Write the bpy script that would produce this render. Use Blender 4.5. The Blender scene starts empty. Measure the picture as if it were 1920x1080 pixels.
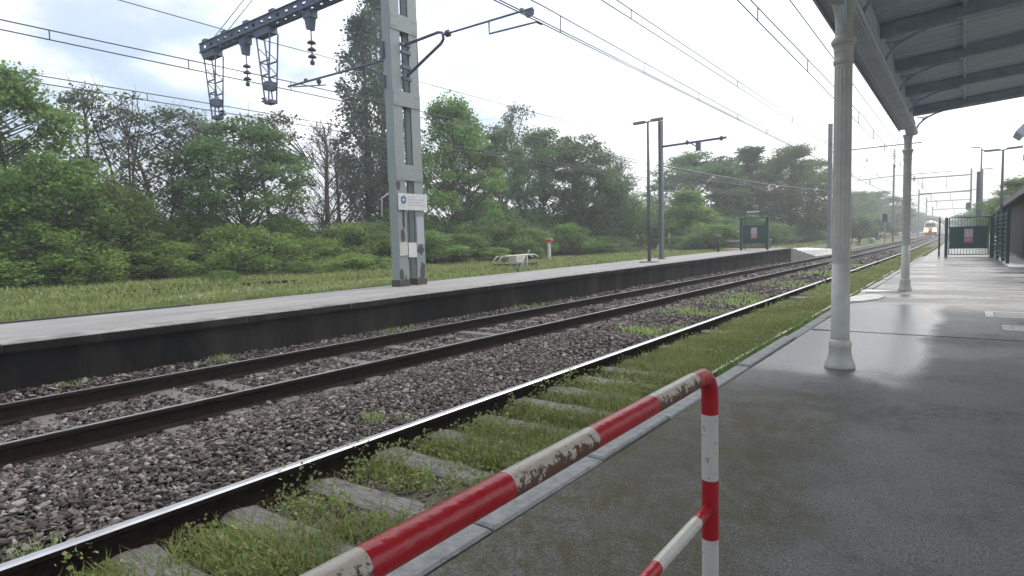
import bpy, math, random
import numpy as np
from mathutils import Matrix, Vector

# ------------------------------------------------------------------ camera, light, exposure
S = bpy.context.scene
C = S.collection
R = math.radians

cam_d = bpy.data.cameras.new('camera'); cam = bpy.data.objects.new('camera', cam_d); C.objects.link(cam)
cam_d.sensor_width = 36; cam_d.lens = 36 * 1132.47 / 1920; cam_d.clip_start = .05; cam_d.clip_end = 3000
yaw, pitch, roll = R(36.825), R(-4.205), R(-1.552)
fw = Vector((-math.sin(yaw) * math.cos(pitch), math.cos(yaw) * math.cos(pitch), math.sin(pitch)))
rt = Vector((math.cos(yaw), math.sin(yaw), 0)); up = rt.cross(fw)
r2 = rt * math.cos(roll) + up * math.sin(roll); u2 = -rt * math.sin(roll) + up * math.cos(roll)
M4 = Matrix(((r2.x, u2.x, -fw.x, 0), (r2.y, u2.y, -fw.y, 0), (r2.z, u2.z, -fw.z, 1.25), (0, 0, 0, 1)))
cam.matrix_world = M4
S.camera = cam

SUN_EL, SUN_AZ = R(42), R(12)          # azimuth measured from +Y towards +X
w = bpy.data.worlds.new('World'); S.world = w; w.use_nodes = True
nt = w.node_tree; nt.nodes.clear()
N = nt.nodes.new; L = nt.links.new
out = N('ShaderNodeOutputWorld'); bg = N('ShaderNodeBackground'); bg.inputs['Strength'].default_value = .1
sky = N('ShaderNodeTexSky'); sky.sky_type = 'NISHITA'; sky.sun_disc = False
sky.sun_elevation = SUN_EL; sky.sun_rotation = SUN_AZ; sky.air_density = 1; sky.dust_density = 2
tc = N('ShaderNodeTexCoord')
sep = N('ShaderNodeSeparateXYZ'); L(tc.outputs['Generated'], sep.inputs[0])
zc = N('ShaderNodeMath'); zc.operation = 'MAXIMUM'; L(sep.outputs['Z'], zc.inputs[0]); zc.inputs[1].default_value = 0
za = N('ShaderNodeMath'); za.operation = 'ADD'; L(zc.outputs[0], za.inputs[0]); za.inputs[1].default_value = .22
dx = N('ShaderNodeMath'); dx.operation = 'DIVIDE'; L(sep.outputs['X'], dx.inputs[0]); L(za.outputs[0], dx.inputs[1])
dy = N('ShaderNodeMath'); dy.operation = 'DIVIDE'; L(sep.outputs['Y'], dy.inputs[0]); L(za.outputs[0], dy.inputs[1])
cmb = N('ShaderNodeCombineXYZ'); L(dx.outputs[0], cmb.inputs[0]); L(dy.outputs[0], cmb.inputs[1])
no = N('ShaderNodeTexNoise'); no.inputs['Scale'].default_value = 1.15; no.inputs['Detail'].default_value = 6; no.inputs['Roughness'].default_value = .52
L(cmb.outputs[0], no.inputs['Vector'])
# cloud cover: thin, broken over the tracks' left side, closed elsewhere
cr = N('ShaderNodeValToRGB'); cr.color_ramp.elements[0].position = .40; cr.color_ramp.elements[1].position = .60
cr.color_ramp.elements[0].color = (.35, .35, .35, 1); cr.color_ramp.elements[1].color = (1, 1, 1, 1)
L(no.outputs['Fac'], cr.inputs[0])
no2 = N('ShaderNodeTexNoise'); no2.inputs['Scale'].default_value = 2.3; no2.inputs['Detail'].default_value = 5
L(cmb.outputs[0], no2.inputs['Vector'])
cl = N('ShaderNodeMix'); cl.data_type = 'RGBA'
cl.inputs['A'].default_value = (4.1, 4.55, 5.1, 1); cl.inputs['B'].default_value = (9.0, 9.0, 9.0, 1)
crb = N('ShaderNodeValToRGB'); crb.color_ramp.elements[0].position = .36; crb.color_ramp.elements[1].position = .6
sn_ = N('ShaderNodeVectorMath'); sn_.operation = 'DOT_PRODUCT'; L(tc.outputs['Generated'], sn_.inputs[0])
sn_.inputs[1].default_value = (math.sin(SUN_AZ) * math.cos(SUN_EL), math.cos(SUN_AZ) * math.cos(SUN_EL), math.sin(SUN_EL))
gl_ = N('ShaderNodeMath'); gl_.operation = 'MULTIPLY_ADD'; L(sn_.outputs['Value'], gl_.inputs[0]); gl_.inputs[1].default_value = .34; gl_.inputs[2].default_value = -.17   # cloud is brighter towards the veiled sun
ad_ = N('ShaderNodeMath'); ad_.operation = 'ADD'; L(no2.outputs['Fac'], ad_.inputs[0]); L(gl_.outputs[0], ad_.inputs[1])
L(ad_.outputs[0], crb.inputs[0]); L(crb.outputs[0], cl.inputs['Factor'])
mx = N('ShaderNodeMix'); mx.data_type = 'RGBA'
L(cr.outputs[0], mx.inputs['Factor']); L(sky.outputs[0], mx.inputs['A']); L(cl.outputs['Result'], mx.inputs['B'])
# overcast skies brighten towards the zenith
gz = N('ShaderNodeMath'); gz.operation = 'MULTIPLY_ADD'; L(zc.outputs[0], gz.inputs[0]); gz.inputs[1].default_value = 1.1; gz.inputs[2].default_value = 1.0
vm = N('ShaderNodeVectorMath'); vm.operation = 'SCALE'; L(mx.outputs['Result'], vm.inputs[0]); L(gz.outputs[0], vm.inputs['Scale'])
L(vm.outputs[0], bg.inputs['Color']); L(bg.outputs[0], out.inputs[0])

sd = bpy.data.lights.new('sun', 'SUN'); sd.energy = 1.5; sd.angle = R(14); sd.color = (1, .95, .86)
so = bpy.data.objects.new('sun', sd); C.objects.link(so)
sdir = Vector((math.sin(SUN_AZ) * math.cos(SUN_EL), math.cos(SUN_AZ) * math.cos(SUN_EL), math.sin(SUN_EL)))
so.rotation_euler = sdir.to_track_quat('Z', 'Y').to_euler()

S.view_settings.view_transform = 'Standard'; S.view_settings.look = 'None'
S.view_settings.exposure = 0.72; S.view_settings.gamma = 1; S.view_settings.use_curve_mapping = False
S.render.engine = 'CYCLES'

rng = np.random.default_rng(11); random.seed(5)

# ------------------------------------------------------------------ helpers
ORG = {}
def org(o): return ORG.get(o, Vector((0, 0, 0)))

def tag(o, label=None, cat=None, group=None, kind=None):
    if label: o['label'] = label
    if cat: o['category'] = cat
    if group: o['group'] = group
    if kind: o['kind'] = kind
    return o

def empty(name, loc, label=None, cat=None, group=None, kind=None):
    o = bpy.data.objects.new(name, None); C.objects.link(o); o.location = loc; o.empty_display_size = .2
    ORG[o] = Vector(loc)
    return tag(o, label, cat, group, kind)

class MB:
    def __init__(s): s.v = []; s.f = []; s.m = []; s.sm = []
    def add(s, vs, fs, mi=0, smooth=False):
        b = len(s.v); s.v += [tuple(p) for p in vs]
        for f in fs: s.f.append(tuple(b + i for i in f)); s.m.append(mi); s.sm.append(smooth)
    def box(s, x0, x1, y0, y1, z0, z1, mi=0):
        s.add([(x0,y0,z0),(x1,y0,z0),(x1,y1,z0),(x0,y1,z0),(x0,y0,z1),(x1,y0,z1),(x1,y1,z1),(x0,y1,z1)],
              [(0,3,2,1),(4,5,6,7),(0,1,5,4),(1,2,6,5),(2,3,7,6),(3,0,4,7)], mi)
        return s
    def bevbox(s, x0, x1, y0, y1, z0, z1, b=.01, mi=0):
        # box with chamfered top edges
        s.add([(x0,y0,z0),(x1,y0,z0),(x1,y1,z0),(x0,y1,z0),(x0,y0,z1-b),(x1,y0,z1-b),(x1,y1,z1-b),(x0,y1,z1-b),
               (x0+b,y0+b,z1),(x1-b,y0+b,z1),(x1-b,y1-b,z1),(x0+b,y1-b,z1)],
              [(0,3,2,1),(0,1,5,4),(1,2,6,5),(2,3,7,6),(3,0,4,7),(4,5,9,8),(5,6,10,9),(6,7,11,10),(7,4,8,11),(8,9,10,11)], mi)
        return s
    def bar(s, a, b, wd, h, mi=0):
        a = Vector(a); b = Vector(b); d = (b - a).normalized()
        u = d.cross(Vector((0, 0, 1)))
        if u.length < 1e-3: u = Vector((1, 0, 0))
        u.normalize(); v = u.cross(d)
        q = [(-1,-1),(1,-1),(1,1),(-1,1)]
        s.add([p + u * (i * wd / 2) + v * (j * h / 2) for p in (a, b) for i, j in q],
              [(0,1,2,3),(7,6,5,4),(0,4,5,1),(1,5,6,2),(2,6,7,3),(3,7,4,0)], mi)
        return s
    def tube(s, pts, r, n=8, mi=0, smooth=True, cap=True, mis=None):
        pts = [Vector(p) for p in pts]; rs = r if isinstance(r, (list, tuple)) else [r] * len(pts)
        d0 = (pts[1] - pts[0]).normalized()
        u = d0.cross(Vector((0, 0, 1)))
        if u.length < 1e-3: u = Vector((1, 0, 0))
        u.normalize(); vs = []
        for i, p in enumerate(pts):
            a = pts[max(i - 1, 0)]; b = pts[min(i + 1, len(pts) - 1)]
            d = (b - a).normalized(); u = (u - d * u.dot(d)).normalized(); v = d.cross(u)
            for k in range(n):
                t = 2 * math.pi * k / n; vs.append(p + (u * math.cos(t) + v * math.sin(t)) * rs[i])
        base = len(s.v); s.v += [tuple(p) for p in vs]
        for i in range(len(pts) - 1):
            for k in range(n):
                k2 = (k + 1) % n
                s.f.append((base + i*n + k, base + i*n + k2, base + (i+1)*n + k2, base + (i+1)*n + k)); s.m.append(mis[i] if mis else mi); s.sm.append(smooth)
        if cap:
            s.f.append(tuple(base + k for k in range(n))[::-1]); s.m.append(mis[0] if mis else mi); s.sm.append(False)
            s.f.append(tuple(base + (len(pts)-1)*n + k for k in range(n))); s.m.append(mis[-1] if mis else mi); s.sm.append(False)
        return s
    def lathe(s, prof, x, y, n=20, mi=0, flute=None, smooth=True):
        # prof: (z, r [, fluted])
        base = len(s.v)
        for p in prof:
            z, r = p[0], p[1]; fl = len(p) > 2 and p[2]
            for k in range(n):
                t = 2 * math.pi * k / n; rr = r * (.925 if (fl and k % 2) else 1)
                s.v.append((x + rr * math.cos(t), y + rr * math.sin(t), z))
        for i in range(len(prof) - 1):
            for k in range(n):
                k2 = (k + 1) % n
                s.f.append((base + i*n + k, base + i*n + k2, base + (i+1)*n + k2, base + (i+1)*n + k)); s.m.append(mi); s.sm.append(smooth)
        s.f.append(tuple(base + k for k in range(n))[::-1]); s.m.append(mi); s.sm.append(False)
        s.f.append(tuple(base + (len(prof)-1)*n + k for k in range(n))); s.m.append(mi); s.sm.append(False)
        return s
    def prism(s, poly, axis, a, b, mi=0):
        # poly: 2-D outline; axis 'x': poly=(y,z), 'y': poly=(x,z), 'z': poly=(x,y)
        def P(q, t): return {'x': (t, q[0], q[1]), 'y': (q[0], t, q[1]), 'z': (q[0], q[1], t)}[axis]
        n = len(poly); vs = [P(q, a) for q in poly] + [P(q, b) for q in poly]
        s.add(vs, [tuple(range(n))[::-1], tuple(range(n, 2*n))] + [(i, (i+1) % n, n + (i+1) % n, n + i) for i in range(n)], mi)
        return s
    def build(s, name, mat, parent=None, label=None, cat=None, group=None, kind=None):
        o0 = org(parent) if parent else Vector((0, 0, 0))
        base = o0
        me = bpy.data.meshes.new(name); me.from_pydata([(p[0]-base.x, p[1]-base.y, p[2]-base.z) for p in s.v], [], s.f)
        mats = mat if isinstance(mat, (list, tuple)) else [mat]
        for m in mats: me.materials.append(m)
        me.polygons.foreach_set('material_index', s.m); me.polygons.foreach_set('use_smooth', s.sm); me.update()
        o = bpy.data.objects.new(name, me); C.objects.link(o)
        if parent: o.parent = parent
        ORG[o] = base
        return tag(o, label, cat, group, kind)

def np_obj(name, v, f, mat, parent=None, smooth=False, **k):
    me = bpy.data.meshes.new(name); kk = f.shape[1]
    o0 = org(parent) if parent else Vector((0, 0, 0))
    v = np.asarray(v, np.float32) - np.array(o0, np.float32)
    me.vertices.add(len(v)); me.vertices.foreach_set('co', v.ravel())
    me.loops.add(f.size); me.loops.foreach_set('vertex_index', f.astype(np.int32).ravel())
    me.polygons.add(len(f)); me.polygons.foreach_set('loop_start', np.arange(0, f.size, kk, dtype=np.int32))
    me.polygons.foreach_set('use_smooth', np.full(len(f), smooth)); me.update(calc_edges=True)
    me.materials.append(mat); o = bpy.data.objects.new(name, me); C.objects.link(o)
    if parent: o.parent = parent
    ORG[o] = o0
    return tag(o, **k)

def child_copy(o, parent, loc=None, rot=None, scale=None):
    c = o.copy(); C.objects.link(c); c.parent = parent; ORG[c] = org(parent)
    if loc is not None: c.location = loc
    if rot is not None: c.rotation_euler = rot
    if scale is not None: c.scale = scale
    return c

def copy_tree(o, parent=None):
    c = o.copy(); C.objects.link(c); c.parent = parent
    for ch in list(o.children): copy_tree(ch, c)
    return c

def el(y): return max(0., min(y, 260.) - 60.) * .0038

# ------------------------------------------------------------------ materials
def mat(name, col, rough=.6, metal=0., var=None, scale=8., detail=6., bump=0., bscale=None, island=None, spec=.5, extra=None, obj_coord=True, stretch=(1,1,1), lo=.35, hi=.68):
    m = bpy.data.materials.new(name); m.use_nodes = True; t = m.node_tree; b = t.nodes['Principled BSDF']
    b.inputs['Base Color'].default_value = (*col, 1); b.inputs['Roughness'].default_value = rough
    b.inputs['Metallic'].default_value = metal; b.inputs['Specular IOR Level'].default_value = spec
    n = t.nodes.new; l = t.links.new
    tcn = n('ShaderNodeTexCoord'); mp = n('ShaderNodeMapping'); mp.inputs['Scale'].default_value = stretch
    geo = n('ShaderNodeNewGeometry'); l(geo.outputs['Position'], mp.inputs[0])
    cur = None
    if var:
        nz = n('ShaderNodeTexNoise'); nz.inputs['Scale'].default_value = scale; nz.inputs['Detail'].default_value = detail; nz.inputs['Roughness'].default_value = .62
        l(mp.outputs[0], nz.inputs['Vector']); rp = n('ShaderNodeValToRGB'); rp.color_ramp.elements[0].position = lo; rp.color_ramp.elements[1].position = hi
        rp.color_ramp.elements[0].color = (*col, 1); rp.color_ramp.elements[1].color = (*var, 1)
        l(nz.outputs['Fac'], rp.inputs[0]); cur = rp.outputs[0]
    if island:
        g = n('ShaderNodeNewGeometry'); r_ = n('ShaderNodeValToRGB'); r_.color_ramp.interpolation = 'LINEAR'
        e = r_.color_ramp.elements; cols = island
        e[0].color = (*cols[0], 1); e[1].color = (*cols[-1], 1)
        for i, c in enumerate(cols[1:-1]):
            q = e.new((i + 1) / (len(cols) - 1)); q.color = (*c, 1)
        l(g.outputs['Random Per Island'], r_.inputs[0])
        if cur is None: cur = r_.outputs[0]
        else:
            mm = n('ShaderNodeMix'); mm.data_type = 'RGBA'; mm.blend_type = 'MULTIPLY'; mm.inputs['Factor'].default_value = 1
            l(cur, mm.inputs['A']); l(r_.outputs[0], mm.inputs['B']); cur = mm.outputs['Result']
    if cur is not None: l(cur, b.inputs['Base Color'])
    if bump:
        nb = n('ShaderNodeTexNoise'); nb.inputs['Scale'].default_value = bscale or scale * 3; nb.inputs['Detail'].default_value = 5
        l(mp.outputs[0], nb.inputs['Vector']); bp = n('ShaderNodeBump'); bp.inputs['Strength'].default_value = bump; bp.inputs['Distance'].default_value = .02
        l(nb.outputs['Fac'], bp.inputs['Height']); l(bp.outputs[0], b.inputs['Normal'])
    m['_cur'] = 0
    return m

def leafmat(name, cols, trans=.35, rough=.6):
    m = bpy.data.materials.new(name); m.use_nodes = True; t = m.node_tree; n = t.nodes.new; l = t.links.new
    b = t.nodes['Principled BSDF']; o = t.nodes['Material Output']
    g = n('ShaderNodeNewGeometry'); r_ = n('ShaderNodeValToRGB'); e = r_.color_ramp.elements
    e[0].color = (*cols[0], 1); e[1].color = (*cols[-1], 1)
    for i, c in enumerate(cols[1:-1]): q = e.new((i + 1) / (len(cols) - 1)); q.color = (*c, 1)
    l(g.outputs['Random Per Island'], r_.inputs[0])
    oi = n('ShaderNodeObjectInfo'); hs = n('ShaderNodeHueSaturation')
    ma = n('ShaderNodeMath'); ma.operation = 'MULTIPLY_ADD'; l(oi.outputs['Random'], ma.inputs[0]); ma.inputs[1].default_value = .6; ma.inputs[2].default_value = .72
    mh = n('ShaderNodeMath'); mh.operation = 'MULTIPLY_ADD'; l(oi.outputs['Random'], mh.inputs[0]); mh.inputs[1].default_value = .03; mh.inputs[2].default_value = .492
    nz = n('ShaderNodeTexNoise'); nz.inputs['Scale'].default_value = .9; l(g.outputs['Position'], nz.inputs['Vector'])
    mv = n('ShaderNodeMath'); mv.operation = 'MULTIPLY_ADD'; l(nz.outputs['Fac'], mv.inputs[0]); mv.inputs[1].default_value = .9; mv.inputs[2].default_value = .55
    mv2 = n('ShaderNodeMath'); mv2.operation = 'MULTIPLY'; l(ma.outputs[0], mv2.inputs[0]); l(mv.outputs[0], mv2.inputs[1])
    l(r_.outputs[0], hs.inputs['Color']); l(mv2.outputs[0], hs.inputs['Value']); l(mh.outputs[0], hs.inputs['Hue'])
    l(hs.outputs[0], b.inputs['Base Color']); b.inputs['Roughness'].default_value = rough; b.inputs['Specular IOR Level'].default_value = .3
    tr = n('ShaderNodeBsdfTranslucent'); l(hs.outputs[0], tr.inputs[0]); mxs = n('ShaderNodeMixShader'); mxs.inputs[0].default_value = trans
    l(b.outputs[0], mxs.inputs[1]); l(tr.outputs[0], mxs.inputs[2]); l(mxs.outputs[0], o.inputs[0])
    return m

M = {}
M['soil'] = mat('soil', (.055, .047, .036), .95, var=(.1, .088, .065), scale=3, bump=.6)
M['lawn'] = mat('lawn_soil', (.10, .125, .045), .95, var=(.17, .19, .075), scale=.6, bump=.5, bscale=20)
M['stone'] = mat('ballast_stone', (1, 1, 1), .8, var=(.7, .66, .62), scale=30, island=[(.022,.016,.0155),(.045,.034,.032),(.072,.056,.052),(.108,.088,.082),(.15,.13,.12),(.30,.275,.255)], spec=.4)
M['bed'] = mat('ballast_dust', (.016, .014, .013), .95, var=(.035, .031, .028), scale=25, bump=1)
M['rail'] = mat('rail_steel_rusty', (.011, .008, .007), .95, var=(.024, .016, .012), scale=14, bump=.2, spec=.08)
M['railtop'] = mat('rail_running_face', (.5, .5, .51), .34, metal=1., var=(.38, .37, .36), scale=5)
M['railtop_near'] = mat('rail_near_face', (.42, .43, .46), .48, metal=.9, var=(.33, .33, .34), scale=6)
M['railtop_old'] = mat('rail_dull_face', (.42, .41, .39), .6, metal=.3, var=(.2, .15, .11), scale=9)
M['wood'] = mat('weathered_sleeper', (.20, .195, .185), .85, var=(.075, .07, .062), scale=5, stretch=(1.2, 14, 6), bump=.9, bscale=9)
M['concrete_sl'] = mat('sleeper_concrete', (.13, .122, .115), .9, var=(.075, .07, .065), scale=9, bump=.4)
M['kerb'] = mat('kerb_granite', (.27, .27, .27), .75, var=(.16, .165, .16), scale=14, bump=.5, bscale=60)
M['plat'] = mat('platform_top', (.25, .24, .235), .75, var=(.15, .143, .14), scale=1.6, detail=9, bump=.3, bscale=30, stretch=(2.2, .35, 1))
M['coping'] = mat('coping_concrete', (.26, .25, .24), .8, var=(.09, .085, .08), scale=3.5, detail=9, bump=.4, bscale=40)
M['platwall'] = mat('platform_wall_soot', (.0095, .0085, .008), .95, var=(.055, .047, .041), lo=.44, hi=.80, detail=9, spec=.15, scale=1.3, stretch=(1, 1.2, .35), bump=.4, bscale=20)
M['mastpaint'] = mat('mast_flaking_paint', (.25, .275, .27), .65, var=(.14, .155, .155), scale=5, detail=9, stretch=(1, 1, .4), bump=.3, bscale=18)
M['mastbare'] = mat('mast_bare_steel', (.05, .047, .045), .8, var=(.09, .075, .065), scale=12)
M['iron'] = mat('painted_steelwork', (.10, .12, .20), .55, var=(.065, .08, .125), scale=10)
M['steel'] = mat('galvanised_steel', (.25, .26, .27), .5, metal=.5, var=(.16, .17, .175), scale=8)
M['wire'] = mat('copper_wire', (.07, .07, .075), .6, metal=.2)
M['porc'] = mat('brown_porcelain', (.05, .045, .05), .3)
M['white'] = mat('white_enamel', (.62, .62, .6), .45, var=(.5, .5, .49), scale=10)
M['blue'] = mat('blue_print', (.025, .05, .19), .5)
M['greyprint'] = mat('grey_print', (.34, .36, .4), .6)
M['greyplate'] = mat('grey_plate', (.38, .38, .42), .5)
M['red'] = mat('red_print', (.5, .03, .05), .5)
M['cream'] = mat('cream_column_paint', (.54, .52, .46), .5, var=(.43, .415, .37), scale=6, bump=.08, bscale=40)
M['canopy'] = mat('canopy_paint', (.64, .68, .76), .55, var=(.52, .555, .63), scale=5)
M['boards'] = mat('ceiling_boards', (.70, .755, .84), .7, var=(.53, .575, .65), scale=2, stretch=(.6, 6, 1))
M['beam'] = mat('canopy_beams', (.5, .53, .6), .6, var=(.38, .41, .48), scale=6)
M['roof'] = mat('roof_sheet', (.16, .16, .17), .6)
M['gate'] = mat('dark_green_paint', (.012, .045, .036), .45, var=(.018, .055, .045), scale=5)
M['lamp'] = mat('lamp_grey_paint', (.12, .125, .13), .55, var=(.075, .08, .075), scale=3)
M['tar'] = mat('tarred_post', (.03, .032, .03), .8, var=(.05, .06, .045), scale=6)
M['bark'] = mat('bark', (.05, .042, .035), .95, var=(.09, .078, .065), scale=6, stretch=(1, 1, .3))
M['glass'] = mat('dark_glass', (.02, .025, .03), .1)
M['train_w'] = mat('train_light_paint', (.45, .46, .48), .4)
M['train_r'] = mat('train_red_paint', (.35, .05, .04), .4)
M['train_y'] = mat('train_yellow_glow_paint', (.55, .35, .05), .4)
M['dark'] = mat('black_fittings', (.02, .02, .022), .6)
M['render'] = mat('cream_render', (.5, .46, .38), .85, var=(.42, .38, .31), scale=3)
M['planks'] = mat('brown_planks', (.035, .026, .022), .85, var=(.065, .05, .042), scale=4, stretch=(4, 4, .4))
M['slate'] = mat('slate_roof', (.17, .16, .16), .75, var=(.11, .105, .105), scale=4)
M['rubble'] = mat('pale_crossing_concrete', (.6, .59, .57), .85, var=(.45, .44, .42), scale=2)
M['ochre'] = mat('ochre_strip', (.42, .32, .16), .8, var=(.33, .25, .13), scale=3)
M['cover'] = mat('cover_concrete', (.52, .52, .51), .7, var=(.40, .40, .39), scale=12)
M['coverdark'] = mat('cover_iron', (.11, .11, .115), .55, metal=.3, var=(.16, .16, .16), scale=20, bump=.5)
M['wornwhite'] = mat('chalky_white_band', (.72, .7, .62), .7, var=(.5, .5, .38), scale=9)

def emis(name, col, s):
    m = bpy.data.materials.new(name); m.use_nodes = True; b = m.node_tree.nodes['Principled BSDF']
    b.inputs['Emission Color'].default_value = (*col, 1); b.inputs['Emission Strength'].default_value = s; b.inputs['Base Color'].default_value = (*col, 1)
    return m
M['headlight'] = emis('headlight_glow', (1, .72, .36), 45)

def barrier_mat(name, paint, under, amount, below):
    m = mat(name, paint, .38, bump=.15, bscale=60); t = m.node_tree; n = t.nodes.new; l = t.links.new; b = t.nodes['Principled BSDF']
    g = n('ShaderNodeNewGeometry'); nz = n('ShaderNodeTexNoise'); nz.inputs['Scale'].default_value = 55; nz.inputs['Detail'].default_value = 10; nz.inputs['Roughness'].default_value = .72
    l(g.outputs['Position'], nz.inputs['Vector']); rp = n('ShaderNodeValToRGB'); rp.color_ramp.elements[0].position = amount; rp.color_ramp.elements[1].position = min(1, amount + .05)
    sn = n('ShaderNodeSeparateXYZ'); l(g.outputs['Normal'], sn.inputs[0])    # rust has spread along the wet underside
    dn = n('ShaderNodeMath'); dn.operation = 'MULTIPLY_ADD'; l(sn.outputs['Z'], dn.inputs[0]); dn.inputs[1].default_value = -below; l(nz.outputs['Fac'], dn.inputs[2])
    l(dn.outputs[0], rp.inputs[0])
    nz2 = n('ShaderNodeTexNoise'); nz2.inputs['Scale'].default_value = 120; l(g.outputs['Position'], nz2.inputs['Vector'])
    ru = n('ShaderNodeMix'); ru.data_type = 'RGBA'; ru.inputs['A'].default_value = (*under, 1); ru.inputs['B'].default_value = (under[0]*2.6, under[1]*2.2, under[2]*2, 1); l(nz2.outputs['Fac'], ru.inputs['Factor'])
    pm = n('ShaderNodeMix'); pm.data_type = 'RGBA'; pm.inputs['A'].default_value = (*paint, 1); pm.inputs['B'].default_value = tuple(c*.8 for c in paint) + (1,)
    nz3 = n('ShaderNodeTexNoise'); nz3.inputs['Scale'].default_value = 14; l(g.outputs['Position'], nz3.inputs['Vector']); l(nz3.outputs['Fac'], pm.inputs['Factor'])
    mm = n('ShaderNodeMix'); mm.data_type = 'RGBA'; l(rp.outputs[0], mm.inputs['Factor']); l(pm.outputs['Result'], mm.inputs['A']); l(ru.outputs['Result'], mm.inputs['B'])
    l(mm.outputs['Result'], b.inputs['Base Color'])
    rr = n('ShaderNodeMapRange'); rr.inputs['To Min'].default_value = .3; rr.inputs['To Max'].default_value = .9; l(rp.outputs[0], rr.inputs['Value']); l(rr.outputs[0], b.inputs['Roughness'])
    return m
M['bred'] = barrier_mat('barrier_red_paint', (.42, .012, .02), (.10, .05, .035), .665, .10)
M['bwhite'] = barrier_mat('barrier_white_paint', (.60, .58, .52), (.09, .055, .04), .60, .03)
M['brust'] = barrier_mat('barrier_peeling_white', (.52, .46, .39), (.07, .042, .032), .425, .17)

M['mastpaint'] = barrier_mat('mast_flaked_paint', (.27, .295, .29), (.085, .068, .06), .595, .0)
M['cream_worn'] = barrier_mat('cream_paint_chipped', (.52, .50, .44), (.16, .12, .085), .60, .02)

def asphalt():
    m = bpy.data.materials.new('wet_asphalt'); m.use_nodes = True; t = m.node_tree; n = t.nodes.new; l = t.links.new; b = t.nodes['Principled BSDF']
    g = n('ShaderNodeNewGeometry'); sp = n('ShaderNodeSeparateXYZ'); l(g.outputs['Position'], sp.inputs[0])
    def noise(sc, det=5, ro=.6, vec=None, st=None):
        z = n('ShaderNodeTexNoise'); z.inputs['Scale'].default_value = sc; z.inputs['Detail'].default_value = det; z.inputs['Roughness'].default_value = ro
        if st: mp = n('ShaderNodeMapping'); mp.inputs['Scale'].default_value = st; l(g.outputs['Position'], mp.inputs[0]); l(mp.outputs[0], z.inputs['Vector'])
        else: l(g.outputs['Position'], z.inputs['Vector'])
        return z.outputs['Fac']
    def mrange(v, a, c, lo=0., hi=1.):
        q = n('ShaderNodeMapRange'); q.interpolation_type = 'SMOOTHSTEP'; q.inputs['From Min'].default_value = a; q.inputs['From Max'].default_value = c
        q.inputs['To Min'].default_value = lo; q.inputs['To Max'].default_value = hi; l(v, q.inputs['Value']); return q.outputs[0]
    def op(o, a, c):
        q = n('ShaderNodeMath'); q.operation = o
        for i, v in enumerate((a, c)):
            if isinstance(v, (int, float)): q.inputs[i].default_value = v
            else: l(v, q.inputs[i])
        return q.outputs[0]
    def mixc(f, A, B):
        q = n('ShaderNodeMix'); q.data_type = 'RGBA'; l(f, q.inputs['Factor'])
        for k, v in (('A', A), ('B', B)):
            if isinstance(v, tuple): q.inputs[k].default_value = (*v, 1)
            else: l(v, q.inputs[k])
        return q.outputs['Result']
    grain = noise(95, 4, .85); patch = noise(.75, 8, .62); fine = noise(13, 7, .72)
    c = mixc(mrange(grain, .36, .66), (.06, .061, .061), (.25, .25, .245))
    agg = noise(30, 6, .8); c = mixc(op('MULTIPLY', mrange(agg, .50, .68), .55), c, (.03, .03, .031))
    c = mixc(op('MULTIPLY', mrange(patch, .45, .60), .62), c, mixc(mrange(fine, .36, .66), (.034, .035, .036), (.125, .125, .125)))
    # moss creeping in from the kerb in the foreground
    edge = op('ADD', sp.outputs['X'], op('MULTIPLY', op('SUBTRACT', noise(1.6, 6, .65), .5), 1.5))
    near = mrange(op('ADD', sp.outputs['Y'], op('MULTIPLY', op('SUBTRACT', noise(.9, 4), .5), 3)), 4.3, 5.6, 1, 0)
    moss = op('MULTIPLY', op('MULTIPLY', mrange(edge, -.8, -.3, 1, 0), near), mrange(op('ADD', fine, op('MULTIPLY', op('SUBTRACT', noise(3.2, 8, .75), .5), .8)), .25, .68, .25, 1))
    c = mixc(op('MULTIPLY', moss, .8), c, mixc(mrange(grain, .3, .7), (.038, .033, .013), (.125, .107, .046)))
    # pale grit specks
    c = mixc(mrange(noise(38, 2, .5), .745, .765), c, (.3, .29, .26))
    # shallow water lying under the open edge and across the far end
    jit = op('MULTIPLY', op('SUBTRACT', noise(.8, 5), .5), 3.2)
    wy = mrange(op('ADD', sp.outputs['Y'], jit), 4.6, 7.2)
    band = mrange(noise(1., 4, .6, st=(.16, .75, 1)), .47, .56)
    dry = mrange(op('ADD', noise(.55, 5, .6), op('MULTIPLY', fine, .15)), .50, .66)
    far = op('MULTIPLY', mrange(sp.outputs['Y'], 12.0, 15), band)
    sheen_pool = op('MULTIPLY', op('MULTIPLY', mrange(op('ADD', sp.outputs['Y'], op('MULTIPLY', jit, .45)), 5.3, 6.6), mrange(sp.outputs['Y'], 12.0, 13.2, 1, 0)), mrange(op('ADD', sp.outputs['X'], op('MULTIPLY', jit, .12)), -.46, -.16, 1, 0))  # wet sheen, its inner edge painted in along the canopy's reflection line
    wet = op('MINIMUM', op('ADD', op('MULTIPLY', op('MULTIPLY', op('MULTIPLY', wy, mrange(sp.outputs['Y'], 12.5, 14, 1, .25)), op('SUBTRACT', 1, op('MULTIPLY', dry, .5))), .42), op('ADD', op('MULTIPLY', far, .85), op('MULTIPLY', sheen_pool, .75))), 1)
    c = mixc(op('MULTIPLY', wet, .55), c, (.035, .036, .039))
    l(c, b.inputs['Base Color'])
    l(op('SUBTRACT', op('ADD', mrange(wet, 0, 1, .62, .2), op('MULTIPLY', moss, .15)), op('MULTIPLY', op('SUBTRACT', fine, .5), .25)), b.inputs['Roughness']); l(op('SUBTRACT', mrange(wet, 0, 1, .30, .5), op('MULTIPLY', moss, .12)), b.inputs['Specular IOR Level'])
    bp = n('ShaderNodeBump'); bp.inputs['Distance'].default_value = .012
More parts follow.
